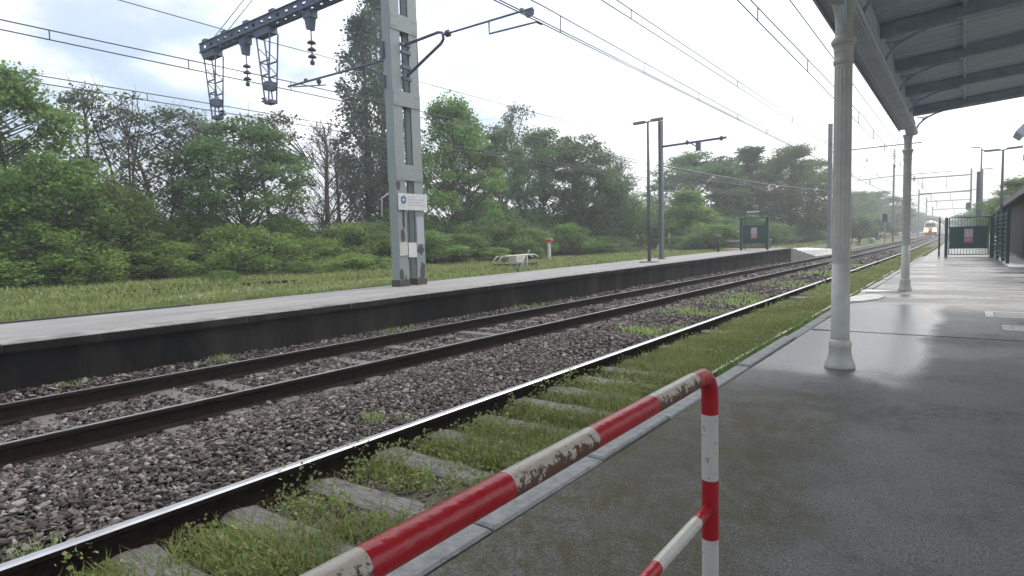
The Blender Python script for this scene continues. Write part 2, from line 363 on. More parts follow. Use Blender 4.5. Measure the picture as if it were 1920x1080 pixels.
    l(mrange(wet, 0, 1, .65, .12), bp.inputs['Strength']); l(op('ADD', grain, op('MULTIPLY', fine, .6)), bp.inputs['Height']); l(bp.outputs[0], b.inputs['Normal'])
    return m
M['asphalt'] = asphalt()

# ------------------------------------------------------------------ setting: ground, lawn, platforms
def loft(name, prof, ys, m, zfun=None, kind='structure', parent=None):
    v = []; f = []
    for y in ys:
        for x, z in prof: v.append((x, y, z + (zfun(y) if zfun else 0)))
    k = len(prof)
    for j in range(len(ys) - 1):
        for i in range(k - 1): f.append((j*k+i, j*k+i+1, (j+1)*k+i+1, (j+1)*k+i))
    mb = MB(); mb.add(v, f); return mb.build(name, m, parent, kind=kind)

YS = [-58, -20, 0, 20, 40, 60, 100, 140, 180, 220, 260, 400, 670]
loft('ground', [(-370, .18), (-60, .18), (-30, .20), (-11.85, .20), (-11.65, -.5), (390, -.5)], YS, M['lawn'], el)
loft('ballast_bed', [(-9.6, -.38), (-8.6, -.39), (-7.8, -.455), (-7.4, -.44), (-6.4, -.44), (-5.95, -.455), (-5.3, -.36), (-4.6, -.345), (-3.9, -.39), (-3.4, -.46), (-1.2, -.46)], YS, M['bed'], el)
loft('trackside_soil', [(-3.62, -.435), (-3.3, -.425), (-2.9, -.41), (-2.35, -.38), (-1.70, -.31)], YS, M['soil'], el)

# near platform (asphalt) with its kerb stones
plat = empty('near_platform', (0, 0, 0), kind='structure')
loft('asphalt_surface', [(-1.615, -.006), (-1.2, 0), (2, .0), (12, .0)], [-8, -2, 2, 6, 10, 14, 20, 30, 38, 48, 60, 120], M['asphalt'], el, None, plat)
MB().box(-1.62, 12, -8, 120, -.48, -.02).build('platform_fill', M['soil'], plat)
ks = None
y = -2.0; i = 0
rk = random.Random(3)
while y < 38:
    ln = 1.0
    if ks is None:
        mb = MB(); mb.bevbox(-.0, .135, 0, ln - .012, -.42, .012, .012); ks = mb.build('kerb_stone', M['kerb'], plat)
        ks.location = (-1.765, y, 0)
    else:
        child_copy(ks, plat, (-1.765 + rk.uniform(-.008, .008), y, rk.uniform(-.012, .006)), (0, rk.uniform(-.02, .02), rk.uniform(-.006, .006)))
    y += ln
# joint across the asphalt, pale repair patches on the kerb, kerb fill
MB().box(-1.60, 3.5, 8.80, 8.815, -.01, .0035).build('asphalt_joint', M['tar'], plat)
mb = MB(); pr_ = random.Random(2)
pts = [(-1.76, 12.6), (-1.5, 12.75), (-1.28, 13.3), (-1.22, 13.9), (-1.38, 14.25), (-1.6, 14.1), (-1.77, 13.6)]
mb.prism(pts, 'z', -.02, .02); mb.build('kerb_repair', M['rubble'], plat)
mb = MB(); mb.prism([(-1.77, 14.9), (-1.5, 14.95), (-1.2, 15.15), (-1.25, 15.4), (-1.6, 15.5), (-1.77, 15.4)], 'z', -.02, .016); mb.build('kerb_repair', M['rubble'], plat)

# far platform
def zp(y): return .245 + max(0, min(y, 40) - 6) * .0068
fp = empty('far_platform', (-9, 0, 0), kind='structure')
pys = [-14, -5, 0, 6, 12, 18, 24, 30, 36, 42]
def ploft(name, prof, ys, m, parent):
    v = []; f = []; k = len(prof)
    for yy in ys:
        for x, z, top in prof: v.append((x, yy, z + (zp(yy) if top else 0)))
    for j in range(len(ys) - 1):
        for i in range(k - 1): f.append((j*k+i, j*k+i+1, (j+1)*k+i+1, (j+1)*k+i))
    mb = MB(); mb.add(v, f); return mb.build(name, m, parent)
ploft('platform_surface', [(-11.75, -.2, 0), (-11.75, -.01, 1), (-11.55, 0, 1), (-9.36, 0, 1), (-9.36, -.25, 1)], pys, M['plat'], fp)
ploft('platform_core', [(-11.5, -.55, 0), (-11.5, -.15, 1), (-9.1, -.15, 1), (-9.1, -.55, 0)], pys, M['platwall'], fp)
MB().box(-11.86, -11.76, -14, 5.5, .1, .262).build('back_kerb', M['tar'], fp)
rk = random.Random(8)
y = -6
while y < 42:   # coping slabs and wall panels, one metre and two and a half metres long
    a = zp(y); b = zp(y + 1)
    j = rk.uniform(-.012, .012)
    mb = MB(); x0, x1 = -9.35, -8.90 + j; L_ = .996
    mb.add([(x0,y,a-.11),(x1,y,a-.11),(x1,y+L_,b-.11),(x0,y+L_,b-.11),(x0,y,a+.004),(x1-.012,y,a+.004),(x1-.012,y+L_,b+.004),(x0,y+L_,b+.004),(x1,y,a-.01),(x1,y+L_,b-.01)],
           [(0,3,2,1),(4,5,6,7),(1,2,9,8),(8,9,6,5),(0,4,7,3),(0,1,8,5,4),(3,7,6,9,2)])
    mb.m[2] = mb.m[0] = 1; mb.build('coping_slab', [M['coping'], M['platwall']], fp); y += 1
y = -6
while y < 42:
    a = zp(y); b = zp(y + 2.5); j = rk.uniform(-.01, .01); x1 = -8.97 + j; x0 = -9.09
    mb = MB(); mb.add([(x0,y,-.55),(x1,y,-.55),(x1,y+2.496,-.55),(x0,y+2.496,-.55),(x0,y,a-.114),(x1,y,a-.114),(x1,y+2.496,b-.114),(x0,y+2.496,b-.114)],
           [(0,3,2,1),(4,5,6,7),(0,1,5,4),(1,2,6,5),(2,3,7,6),(3,0,4,7)])
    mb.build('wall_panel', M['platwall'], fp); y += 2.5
# end ramp and pale crossing apron beyond it
zt = zp(40)
mb = MB(); mb.add([(-11.6,42,-.5),(-8.9,42,-.5),(-8.9,42,zt),(-11.6,42,zt),(-11.6,50,-.5),(-8.9,50,-.5),(-8.9,50,-.3),(-11.6,50,-.3)],
                  [(0,1,2,3),(5,4,7,6),(1,5,6,2),(4,0,3,7),(3,2,6,7),(0,4,5,1)])
mb.build('end_ramp', M['coping'], fp)
mb = MB(); mb.add([(-13.0,44,-.4),(-9.35,46,-.4),(-8.95,62,-.38),(-13.5,62,-.35),(-13.0,44,.35),(-9.6,46,.24),(-9.15,62,-.05),(-13.5,62,.25)],
                  [(0,3,2,1),(4,5,6,7),(0,1,5,4),(1,2,6,5),(2,3,7,6),(3,0,4,7)])
mb.build('crossing_apron', M['rubble'], None, kind='structure')
mb = MB(); mb.add([(-13,40.6,zt-.02),(-9.2,41.4,zt-.02),(-9.2,42.6,zt-.02),(-13,42.6,zt-.02),(-13,40.6,zt+.02),(-9.2,41.4,zt+.02),(-9.2,42.6,zt+.02),(-13,42.6,zt+.02)],
                  [(0,3,2,1),(4,5,6,7),(0,1,5,4),(1,2,6,5),(2,3,7,6),(3,0,4,7)])
mb.build('warning_strip', M['ochre'], fp)

# ------------------------------------------------------------------ tracks
RP = [(-.075,-.20),(.075,-.20),(.075,-.185),(.018,-.158),(.012,-.055),(.036,-.038),(.036,-.010),(.024,0),(-.024,0),(-.036,-.010),(-.036,-.038),(-.012,-.055),(-.018,-.158),(-.075,-.185)]
def rail(x, parent, topm, label=None, faces=(7,), drop=-.23, y0=-8, y1=300, web=None):
    ys = [y0, 60] + list(range(80, int(y1) + 1, 20)); n = len(RP); mb = MB()
    vs = [(x + a, yy, drop + b + el(yy)) for yy in ys for a, b in RP]; fs = []
    for j in range(len(ys) - 1):
        for i in range(n):
            i2 = (i + 1) % n; fs.append((j*n+i, j*n+i2, (j+1)*n+i2, (j+1)*n+i))
    mb.add(vs, fs + [tuple(range(n))[::-1]])
    for k in range(len(fs)):
        if k % n in faces: mb.m[k] = 1
    return mb.build('rail', [M['rail'], topm], parent, label=label)

ft = empty('far_track', (-6.93, 0, 0), kind='structure')
rail(-7.76, ft, M['railtop']); rail(-6.10, ft, M['railtop'])
ntk = empty('near_track', (-2.96, 0, 0), kind='structure')
rail(-3.68, ntk, M['railtop_near'], faces=(6, 7, 8)); rail(-2.245, ntk, M['railtop_old'], 'rail half buried in the grass', drop=-.262)
rs = random.Random(4)
slp = MB().bevbox(-1.28, 1.28, -.12, .12, -.14, 0, .015).build('sleeper', M['concrete_sl']); slp.parent = ft
sl_y = -1.6; first = True
while sl_y < 78:
    loc = (0, sl_y, -.408 + el(sl_y) + rs.uniform(-.012, .006))
    if first: slp.location = loc; first = False
    else: child_copy(slp, ft, loc, (0, 0, rs.uniform(-.015, .015)))
    sl_y += .6
def wooden_sleeper():
    # worn timber: uneven top with cracks along its length
    nx, ny = 14, 5; g = random.Random(9); v = []; f = []
    for i in range(nx):
        for j in range(ny):
            v.append((-1.26 + 2.52 * i / (nx - 1), (-.125 + .25 * j / (ny - 1)) * (1 - .06 * (i in (0, nx-1))) + g.uniform(-.006, .006), -.012 * (j in (0, ny-1)) + g.uniform(-.008, .004)))
    for i in range(nx - 1):
        for j in range(ny - 1): f.append((i*ny+j, (i+1)*ny+j, (i+1)*ny+j+1, i*ny+j+1))
    mb = MB(); mb.add(v, f)
    b = [(-1.26,-.125,-.16),(1.26,-.125,-.16),(1.26,.125,-.16),(-1.26,.125,-.16)]
    o = len(mb.v); mb.v += b
    row0 = [i*ny for i in range(nx)]; row1 = [i*ny+ny-1 for i in range(nx)]
    mb.f += [tuple([o, o+1] + row0[::-1]), tuple([o+2, o+3] + row1), tuple([o+3, o] + list(range(0, ny))), tuple([o+1, o+2] + list(range((nx-1)*ny, nx*ny))[::-1])]
    mb.m += [0]*4; mb.sm += [False]*4
    o = mb.build('sleeper', M['wood']); o.parent = ntk; return o
ws = None; sl_y = .08
while sl_y < 60:
    loc = (0.02 + rs.uniform(-.04, .04), sl_y, -.368 + el(sl_y) + rs.uniform(-.03, .012))
    if ws is None: ws = wooden_sleeper(); ws.location = loc
    else: child_copy(ws, ntk, loc, (rs.uniform(-.02, .02), rs.uniform(-.008, .008), rs.uniform(-.03, .03)))
    sl_y += .612 if sl_y < 20 else .63

# ballast stones ------------------------------------------------------
t_ = (1 + 5 ** .5) / 2
ICO_V = np.array([(-1,t_,0),(1,t_,0),(-1,-t_,0),(1,-t_,0),(0,-1,t_),(0,1,t_),(0,-1,-t_),(0,1,-t_),(t_,0,-1),(t_,0,1),(-t_,0,-1),(-t_,0,1)]) / math.sqrt(1 + t_*t_)
ICO_F = np.array([(0,11,5),(0,5,1),(0,1,7),(0,7,10),(0,10,11),(1,5,9),(5,11,4),(11,10,2),(10,7,6),(7,1,8),(3,9,4),(3,4,2),(3,2,6),(3,6,8),(3,8,9),(4,9,5),(2,4,11),(6,2,10),(8,6,7),(9,8,1)])
def stones(pos, size, flat=.62):
    n = len(pos)
    sc = size[:, None] * np.stack([rng.uniform(.8, 1.6, n), rng.uniform(.6, 1.1, n), rng.uniform(.3, .72, n)], 1)
    NV = len(ICO_V); v = ICO_V[None] * (1 + rng.uniform(-.3, .25, (n, NV, 1)))
    v = np.clip(v, -.88, .78) * sc[:, None]
    a, b, c = rng.uniform(0, 6.28, n), rng.normal(0, .45, n), rng.normal(0, .45, n)
    ca, sa, cb, sb, cc, sc_ = np.cos(a), np.sin(a), np.cos(b), np.sin(b), np.cos(c), np.sin(c)
    Rz = np.zeros((n,3,3)); Rz[:,0,0]=ca; Rz[:,0,1]=-sa; Rz[:,1,0]=sa; Rz[:,1,1]=ca; Rz[:,2,2]=1
    Rx = np.zeros((n,3,3)); Rx[:,0,0]=1; Rx[:,1,1]=cb; Rx[:,1,2]=-sb; Rx[:,2,1]=sb; Rx[:,2,2]=cb
    Ry = np.zeros((n,3,3)); Ry[:,1,1]=1; Ry[:,0,0]=cc; Ry[:,0,2]=sc_; Ry[:,2,0]=-sc_; Ry[:,2,2]=cc
    Q = Rz @ Rx @ Ry
    v = np.einsum('nij,nkj->nki', Q, v) + pos[:, None]
    f = (ICO_F[None] + (np.arange(n) * NV)[:, None, None]).reshape(-1, 3)
    return v.reshape(-1, 3), f
def bed_z(x, y):
    # surface of the stone bed across the tracks
    xs = [-9.2, -8.6, -7.8, -7.4, -6.4, -5.95, -5.3, -4.6, -3.9, -3.3, -2.6, -2.2]
    zs = [-.34, -.35, -.43, -.415, -.415, -.43, -.33, -.315, -.36, -.425, -.40, -.39]
    e = np.where(y > 60, np.minimum(y, 260) - 60, 0) * .0038
    return np.interp(x, xs, zs) + .02 * np.sin(x * 3.1 + y * 1.7) * np.sin(y * .9) + e
P_, S_ = [], []
def scatter(x0, x1, y0, y1, dens, size, keep=None):
    n = int((x1 - x0) * (y1 - y0) * dens); x = rng.uniform(x0, x1, n); y = rng.uniform(y0, y1, n)
    if keep is not None: k = keep(x, y); x, y = x[k], y[k]
    z = bed_z(x, y) + rng.uniform(-.022, .016, len(x))
    P_.append(np.stack([x, y, z], 1)); S_.append(size * np.exp(rng.normal(0, .28, len(x))))
offrail = lambda x, y: (np.abs(x + 7.76) > .07) & (np.abs(x + 6.10) > .07) & (np.abs(x + 3.68) > .06)
scatter(-6.05, -3.7, 0, 7, 2300, .0198, offrail)
nd = len(P_)
scatter(-6.05, -3.7, 7, 14, 1300, .0255, offrail)
scatter(-6.05, -3.7, 14, 26, 420, .04, offrail)
scatter(-6.05, -3.7, 26, 60, 90, .075, offrail)
def gap_sleepers(x, y):
    ph = (y + 1.6) % .6; on = (ph < .11) | (ph > .49); return offrail(x, y) & ~(on & (rng.random(len(x)) < .62))
scatter(-7.7, -6.15, 0, 12, 1200, .023, gap_sleepers)
scatter(-7.7, -6.15, 12, 26, 380, .038, gap_sleepers)
scatter(-7.7, -6.15, 26, 60, 80, .07, offrail)
scatter(-8.95, -7.8, 1, 14, 700, .028, offrail); scatter(-8.95, -7.8, 14, 40, 160, .05, offrail)
def nb(x, y):
    ph = (y - .08) % .612; on = (ph < .15) | (ph > .46)
    return (rng.random(len(x)) < (.25 + .75 * (np.sin(x * 2.3 + 1) * np.sin(y * 1.45 + .7) > -.5))) & ~(on & (rng.random(len(x)) < .9))
def scatter2(x0, x1, y0, y1, dens, size, keep):
    n = int((x1 - x0) * (y1 - y0) * dens); x = rng.uniform(x0, x1, n); y = rng.uniform(y0, y1, n); k = keep(x, y); x, y = x[k], y[k]
    P_.append(np.stack([x, y, np.interp(x, [-3.6, -2.9, -2.2, -1.75], [-.435, -.41, -.37, -.315]) + rng.uniform(-.012, .012, len(x))], 1)); S_.append(size * np.exp(rng.normal(0, .3, len(x))))
scatter2(-3.6, -2.3, .2, 10, 1500, .017, nb)
v, f = stones(np.concatenate(P_[:nd]), np.concatenate(S_[:nd]))
PEN_V = np.array([(math.cos(1.2566*i), math.sin(1.2566*i), .1 * (-1)**i) for i in range(5)] + [(.1, .1, .8), (-.1, .05, -.8)])
PEN_F = np.array([(i, (i+1) % 5, 5) for i in range(5)] + [((i+1) % 5, i, 6) for i in range(5)])
ICO_V, ICO_F = PEN_V, PEN_F
v2, f2 = stones(np.concatenate(P_[nd:]), np.concatenate(S_[nd:]))
v, f = np.concatenate([v, v2]), np.concatenate([f, f2 + len(v)])
np_obj('ballast', v, f, M['stone'], label='broken grey and brown ballast stones heaped between the rails', cat='ballast', kind='stuff')

# ------------------------------------------------------------------ grass and weeds
def blades(pos, h, lean, wd, yawv=None):
    n = len(pos); a = rng.uniform(0, 6.28, n) if yawv is None else yawv
    d = np.stack([np.cos(a), np.sin(a), np.zeros(n)], 1); s = np.stack([-np.sin(a), np.cos(a), np.zeros(n)], 1)
    upv = np.array([0, 0, 1.])
    p0 = pos; m = p0 + upv * (h * .55)[:, None] + d * (lean * .35 * h)[:, None]; tp = p0 + upv * (h * (1 - .25 * lean))[:, None] + d * (lean * h)[:, None]
    w_ = (wd / 2)[:, None]
    v = np.stack([p0 - s * w_, p0 + s * w_, m + s * w_ * .8, m - s * w_ * .8, tp], 1).reshape(-1, 3)
    b = (np.arange(n) * 5)[:, None]
    f = np.concatenate([b + np.array([[0, 1, 2]]), b + np.array([[0, 2, 3]]), b + np.array([[3, 2, 4]])], 0)
    return v, f
def leaves(pos, size, flat=.5, normal_up=.0):
    # small folded leaf quads with random orientation
    n = len(pos); d = rng.normal(0, 1, (n, 3)); d[:, 2] = d[:, 2] * flat - .15; d /= np.linalg.norm(d, axis=1)[:, None] + 1e-9
    q = rng.normal(0, 1, (n, 3)); q[:, 2] *= .6; s = np.cross(d, q); s /= np.linalg.norm(s, axis=1)[:, None] + 1e-9
    L_ = size[:, None]; W = L_ * .42
    v = np.stack([pos, pos + d * L_ * .5 + s * W, pos + d * L_, pos + d * L_ * .5 - s * W], 1).reshape(-1, 3)
    f = (np.arange(n) * 4)[:, None] + np.array([[0, 1, 2, 3]])
    return v, f
def sin_mask(x, y): return np.sin(x * 2.1 + 1.3 + .8*np.sin(y)) + np.sin(y * 1.7 + .4) + .7 * np.sin(x * 4.3 - y * 2.9)
def soil_z(x): return np.interp(x, [-3.6, -2.9, -2.2, -1.75], [-.435, -.41, -.37, -.315])
M['grass'] = leafmat('grass_blades', [(.135,.20,.05), (.21,.29,.075), (.26,.31,.10), (.31,.28,.13)], .47)
M['grass2'] = leafmat('lush_grass', [(.10,.175,.04), (.15,.235,.055), (.20,.27,.075)], .42)
M['weed'] = leafmat('weed_leaves', [(.11,.16,.05), (.17,.21,.07), (.21,.23,.09), (.20,.14,.085)], .42)
vs, fs, off = [], [], 0
def acc(v, f):
    global off
    vs.append(v); fs.append(f + off); off += len(v)
def strip(x0, x1, y0, y1, dens, hmin, hmax, wd, thr, lean=(.2, .9), avoid=None):
    n = int((x1 - x0) * (y1 - y0) * dens); x = rng.uniform(x0, x1, n); y = rng.uniform(y0, y1, n)
    k = sin_mask(x, y) + rng.normal(0, .5, n) > thr
    if avoid is not None: k &= ~(avoid(x, y) & (rng.random(n) < .8))
    x, y = x[k], y[k]; n = len(x)
    z = soil_z(x) + np.where(y > 60, (np.minimum(y, 260) - 60) * .0038, 0) - .01
    acc(*blades(np.stack([x, y, z], 1), rng.uniform(hmin, hmax, n), rng.uniform(*lean, n), wd * rng.uniform(.7, 1.4, n)))
# sparse, brownish growth between the sleepers
def onsl(x, y): ph = (y - .08) % .612; return ((ph < .14) | (ph > .475)) & (y < 6.8) & (np.sin(y * 3.1 + x * 1.3) < .55)
strip(-3.55, -2.35, .2, 6.5, 4200, .05, .18, .007, .25, avoid=onsl)
strip(-3.55, -2.2, 6.5, 14, 2300, .06, .18, .012, -.5, avoid=lambda x, y: onsl(x, y) & (x < -2.9))
strip(-3.6, -2.2, 14, 30, 700, .06, .16, .02, -.9)
strip(-3.6, -2.2, 30, 75, 160, .06, .18, .045, -1.6)
np_obj('track_grass', np.concatenate(vs), np.concatenate(fs), M['grass'], label='dry green grass growing over the near track sleepers', cat='grass', kind='stuff')
vs, fs, off = [], [], 0
strip(-2.35, -1.77, -.2, 6, 5200, .05, .17, .010, -1.7)
strip(-2.28, -2.12, 1, 14, 6000, .11, .19, .014, -.25)
strip(-2.3, -2.1, 14, 40, 1500, .10, .19, .024, 0)
strip(-2.35, -1.76, 6, 14, 2200, .06, .18, .014, -2)
strip(-2.3, -1.76, 14, 32, 900, .06, .17, .024, -3)
strip(-2.3, -1.76, 32, 80, 200, .06, .18, .05, -3)
np_obj('kerb_grass', np.concatenate(vs), np.concatenate(fs), M['grass2'], label='fresh green grass strip along the platform kerb', cat='grass', kind='stuff')
# KERBW
vs, fs, off = [], [], 0
def clumps(n, x0, x1, y0, y1, hh, nl, ls, spread=.07):
    x = rng.uniform(x0, x1, n); y = rng.uniform(y0, y1, n)
    ph = (y - .08) % .612; y = np.where((ph < .16) & (rng.random(n) < .65), y + .2, np.where((ph > .45) & (rng.random(n) < .65), y - .2, y)); h = hh * np.exp(rng.normal(0, .35, n))
    cx = np.repeat(x, nl); cy = np.repeat(y, nl); ch = np.repeat(h, nl); m = n * nl
    t = rng.random(m); r = spread * (1.1 - .5 * t) * np.repeat(np.exp(rng.normal(0, .3, n)), nl)
    px = cx + rng.normal(0, 1, m) * r; py = cy + rng.normal(0, 1, m) * r
    acc(*leaves(np.stack([px, py, soil_z(px) + ch * t - .01], 1), ls * rng.uniform(.6, 1.4, m)))
clumps(330, -3.6, -2.1, .3, 6.5, .11, 44, .026); clumps(110, -2.3, -1.78, 0, 6, .07, 30, .04)
clumps(260, -3.6, -1.8, 6, 16, .10, 26, .04, .10); clumps(200, -3.6, -1.8, 16, 40, .11, 18, .07, .16)
clumps(40, -3.62, -3.35, .4, 7, .17, 46, .026)
W_END = 1
np_obj('trackside_weeds', np.concatenate(vs), np.concatenate(fs), M['weed'], label='low leafy weeds between the near track sleepers', cat='weeds', kind='stuff')
vs, fs, off = [], [], 0
clumps(120, -2.25, -1.79, 0, 6, .09, 34, .045, .06); clumps(90, -2.25, -1.79, 6, 16, .1, 24, .06, .09)
np_obj('kerb_weeds', np.concatenate(vs), np.concatenate(fs), M['grass2'], label='bright broad-leaved weeds along the platform kerb', cat='weeds', kind='stuff')
# tufts that came up through the ballast
vs, fs, off = [], [], 0
def tuft(x, y, r, h, n, wd, ls=.03):
    px = x + rng.normal(0, r, n); py = y + rng.normal(0, r, n)
    acc(*[a for a in blades(np.stack([px, py, bed_z(px, py) - .01], 1), h * rng.uniform(.5, 1.1, n), rng.uniform(.2, 1, n), np.full(n, wd))])
for a in ((-4.3,3.55,.05,.14,60,.008), (-4.1,3.75,.08,.07,60,.008), (-6.5,4.0,.06,.09,50,.01), (-4.25,9.5,.22,.16,200,.014), (-4.0,10.2,.18,.12,140,.014), (-4.5,12.5,.35,.14,260,.02), (-4.3,15,.5,.15,300,.025), (-4.8,16.5,.4,.13,200,.025), (-4.2,21,.7,.16,260,.035), (-4.3,27,.8,.16,240,.05),(-3.95,.95,.06,.10,60,.006),(-4.2,34,.8,.16,200,.06),(-8.7,4.5,.12,.09,120,.01),(-8.7,8,.25,.09,160,.014),(-8.7,12.5,.4,.1,200,.02),(-8.75,2.6,.15,.07,90,.01)):
    tuft(*a)
np_obj('ballast_tufts', np.concatenate(vs), np.concatenate(fs), M['grass'], label='scattered grass tufts rooted in the ballast', cat='grass', kind='stuff')
# lawn behind the far platform
vs, fs, off = [], [], 0
def lawn(x0, x1, y0, y1, dens, h0, h1, wd):
    n = int((x1 - x0) * (y1 - y0) * dens); x = rng.uniform(x0, x1, n); y = rng.uniform(y0, y1, n)
    e = np.where(y > 60, (np.minimum(y, 260) - 60) * .0038, 0)
    k = (np.sin(x * .7 + y * .21) + np.sin(y * .33 - x * .45 + 1.1) + .8 * np.sin(x * 1.9 + y * 1.1)) > -1.0 + rng.normal(0, .35, len(x)); k |= rng.random(len(x)) < .3
    x, y, e = x[k], y[k], e[k]; n = len(x)
    hh = rng.uniform(h0, h1, n) * (1 + .5 * (np.sin(x * .9 + y * .3) * np.sin(y * .55) > .25))
    acc(*blades(np.stack([x, y, .19 + e], 1), hh, rng.uniform(.2, 1, n), wd * rng.uniform(.7, 1.4, n)))
lawn(-15, -11.9, 1, 14, 420, .04, .13, .022); lawn(-29, -15, 2, 22, 110, .07, .24, .045); lawn(-24, -12.0, 14, 45, 90, .07, .2, .05); lawn(-30, -12, 45, 90, 25, .08, .25, .10)
np_obj('lawn_grass', np.concatenate(vs), np.concatenate(fs), leafmat('meadow_grass', [(.12,.15,.045), (.18,.21,.065), (.24,.25,.10)], .4), label='rough mown grass behind the far platform', cat='grass', kind='stuff')

# ------------------------------------------------------------------ trees
LM = {'d': leafmat('leaf_dark', [(.065,.112,.042), (.10,.168,.06), (.14,.215,.075)], .48),
      'm': leafmat('leaf_mid', [(.095,.15,.04), (.14,.215,.056), (.185,.26,.075)], .5),
      'l': leafmat('leaf_light', [(.125,.19,.042), (.18,.26,.058), (.235,.32,.08)], .5),
      's': leafmat('leaf_sparse', [(.065,.10,.05), (.10,.14,.066), (.13,.145,.08)], .42),
      'p': leafmat('leaf_poplar', [(.036,.066,.046), (.055,.092,.06), (.08,.12,.07)], .35),
      'b': leafmat('leaf_brown', [(.06,.05,.04), (.08,.06,.05), (.07,.075,.045)], .2)}
ORD = 'first second third fourth fifth sixth seventh eighth ninth tenth eleventh twelfth thirteenth fourteenth fifteenth sixteenth seventeenth eighteenth'.split()
class Tree:
    def __init__(s, seed, H, prof, h0, nclump, nleaf, cr, ls, stems=1, limb=.8, trad=.13, twigs=3, flat=.6, shell=.55):
        g = np.random.default_rng(seed); q = random.Random(seed); s.H = H; s.wood = MB(); P, Z = [], []
        stem_pts = []
        for k in range(stems):
            a = q.uniform(0, 6.28); sp = 0 if stems == 1 else q.uniform(.1, .5); tip = H * (.93 if k == 0 else q.uniform(.6, .9))
            lean = prof(.4) * (.15 if stems == 1 else .75)
            pts = []
            for i in range(7):
                t = i / 6; pts.append((math.cos(a) * (sp * .3 + lean * t * t) + q.uniform(-.08, .08) * t, math.sin(a) * (sp * .3 + lean * t * t) + q.uniform(-.08, .08) * t, tip * t - .15 * (i == 0)))
            r0 = trad * (1 if stems == 1 else .55); s.wood.tube(pts, [r0 * (1 - .85 * i / 6) + .012 for i in range(7)], 6); stem_pts.append(pts)
        def on_stem(k, z):
            pts = stem_pts[k]; z = max(0, min(z, pts[-1][2]))
            for i in range(6):
                if pts[i+1][2] >= z: t = (z - pts[i][2]) / (pts[i+1][2] - pts[i][2]); return [pts[i][j] + t * (pts[i+1][j] - pts[i][j]) for j in range(3)]
            return list(pts[-1])
        for c in range(nclump):
            t = q.random() ** .9; z = h0 + (H * .97 - h0) * t; rr = prof(t) * (shell + (1 - shell) * math.sqrt(q.random())) if q.random() < .75 else prof(t) * q.random()
            rr *= q.uniform(.75, 1.12); a = q.uniform(0, 6.28); k = q.randrange(stems)
            base = on_stem(k, max(h0 * .5, z - rr * limb - q.uniform(.1, .5)))
            cx, cy = math.cos(a) * rr, math.sin(a) * rr
            mid = [(base[0] * .5 + cx * .5) + q.uniform(-.12, .12), base[1] * .5 + cy * .5 + q.uniform(-.12, .12), base[2] * .45 + z * .55 - .12 * limb]
            r0 = .016 + .012 * math.hypot(cx - base[0], cy - base[1])
            s.wood.tube([base, mid, (cx, cy, z)], [r0, r0 * .65, .008], 4, cap=False)
            rad = cr * q.uniform(.65, 1.35)
            for w_ in range(twigs):
                e = (cx + q.gauss(0, rad * .8), cy + q.gauss(0, rad * .8), z + q.gauss(.15, rad * .6)); s.wood.tube([mid if w_ % 2 else (cx, cy, z), e], [.011, .005], 3, cap=False)
            m = max(1, int(nleaf * q.uniform(.5, 1.5)))
            d = g.normal(0, 1, (m, 3)); d = d / (np.linalg.norm(d, axis=1)[:, None] + 1e-6) * g.random((m, 1)) ** .45 * np.array([rad, rad, rad * flat]) * 1.15
            P.append(d + np.array([cx, cy, z])); Z.append(ls * np.clip(np.exp(g.normal(-.05, .38, m)), .5, 1.6))
        P = np.concatenate(P); Z = np.concatenate(Z); P[:, 2] = np.maximum(P[:, 2], .05)
        s.lv, s.lf = leaves(P, Z, .7)
PROTO = {}
def proto(key, leafm, **k):
    tr = Tree(**k); PROTO[key] = dict(H=tr.H, tr=tr, leaf=LM[leafm], wood_o=None)
dome = lambda R_: (lambda t: R_ * max(.12, math.sin(math.pi * min(1, .16 + .80 * t)) ** .7))
oval = lambda R_: (lambda t: R_ * max(.15, (1 - (2 * t - .75) ** 2 * .55) if t < .95 else .4))
flame = lambda R_: (lambda t: R_ * (.35 + .65 * min(1, t * 3)) * (1 - t ** 2.6 * .85))
cone = lambda R_: (lambda t: R_ * (1.05 - t) * (.75 + .25 * math.sin(t * 40)))
mound = lambda R_: (lambda t: R_ * math.sqrt(max(.05, 1 - t * t * .95)))
proto('dense1', 'd', seed=1, H=9, prof=dome(2.9), h0=1.0, nclump=110, nleaf=232, cr=.62, ls=0.118)
proto('dense2', 'm', seed=2, H=9, prof=oval(2.6), h0=1.3, nclump=100, nleaf=232, cr=.6, ls=0.118)
proto('dense3', 'd', seed=3, H=9, prof=dome(2.6), h0=1.2, nclump=110, nleaf=196, cr=.55, ls=0.112)
proto('sparse1', 's', seed=4, H=9, prof=oval(1.7), h0=2.6, nclump=58, nleaf=42, cr=.46, ls=0.111, trad=.10, twigs=5)
proto('sparse2', 's', seed=5, H=9, prof=dome(1.6), h0=3.0, nclump=60, nleaf=52, cr=.45, ls=0.111, stems=2, trad=.16, twigs=5)
proto('sparse3', 's', seed=6, H=9, prof=oval(1.9), h0=2.2, nclump=60, nleaf=31, cr=.5, ls=0.104, stems=3, trad=.18, twigs=6)
proto('bare', 'b', seed=7, H=9, prof=flame(1.7), h0=1.5, nclump=70, nleaf=12, cr=.4, ls=0.081, twigs=8, trad=.11, limb=1.6)
proto('poplar', 'p', seed=8, H=16, prof=flame(1.75), h0=1.8, nclump=135, nleaf=80, cr=.52, ls=0.148, limb=2.4, trad=.2, flat=1.3)
proto('conifer', 'd', seed=9, H=12, prof=cone(2.9), h0=1.0, nclump=120, nleaf=140, cr=.55, ls=0.148, limb=.1, flat=.35)
proto('bush1', 'l', seed=10, H=2.6, prof=mound(1.7), h0=.25, nclump=60, nleaf=183, cr=.33, ls=0.075, stems=5, trad=.06, flat=1.05, shell=.35)
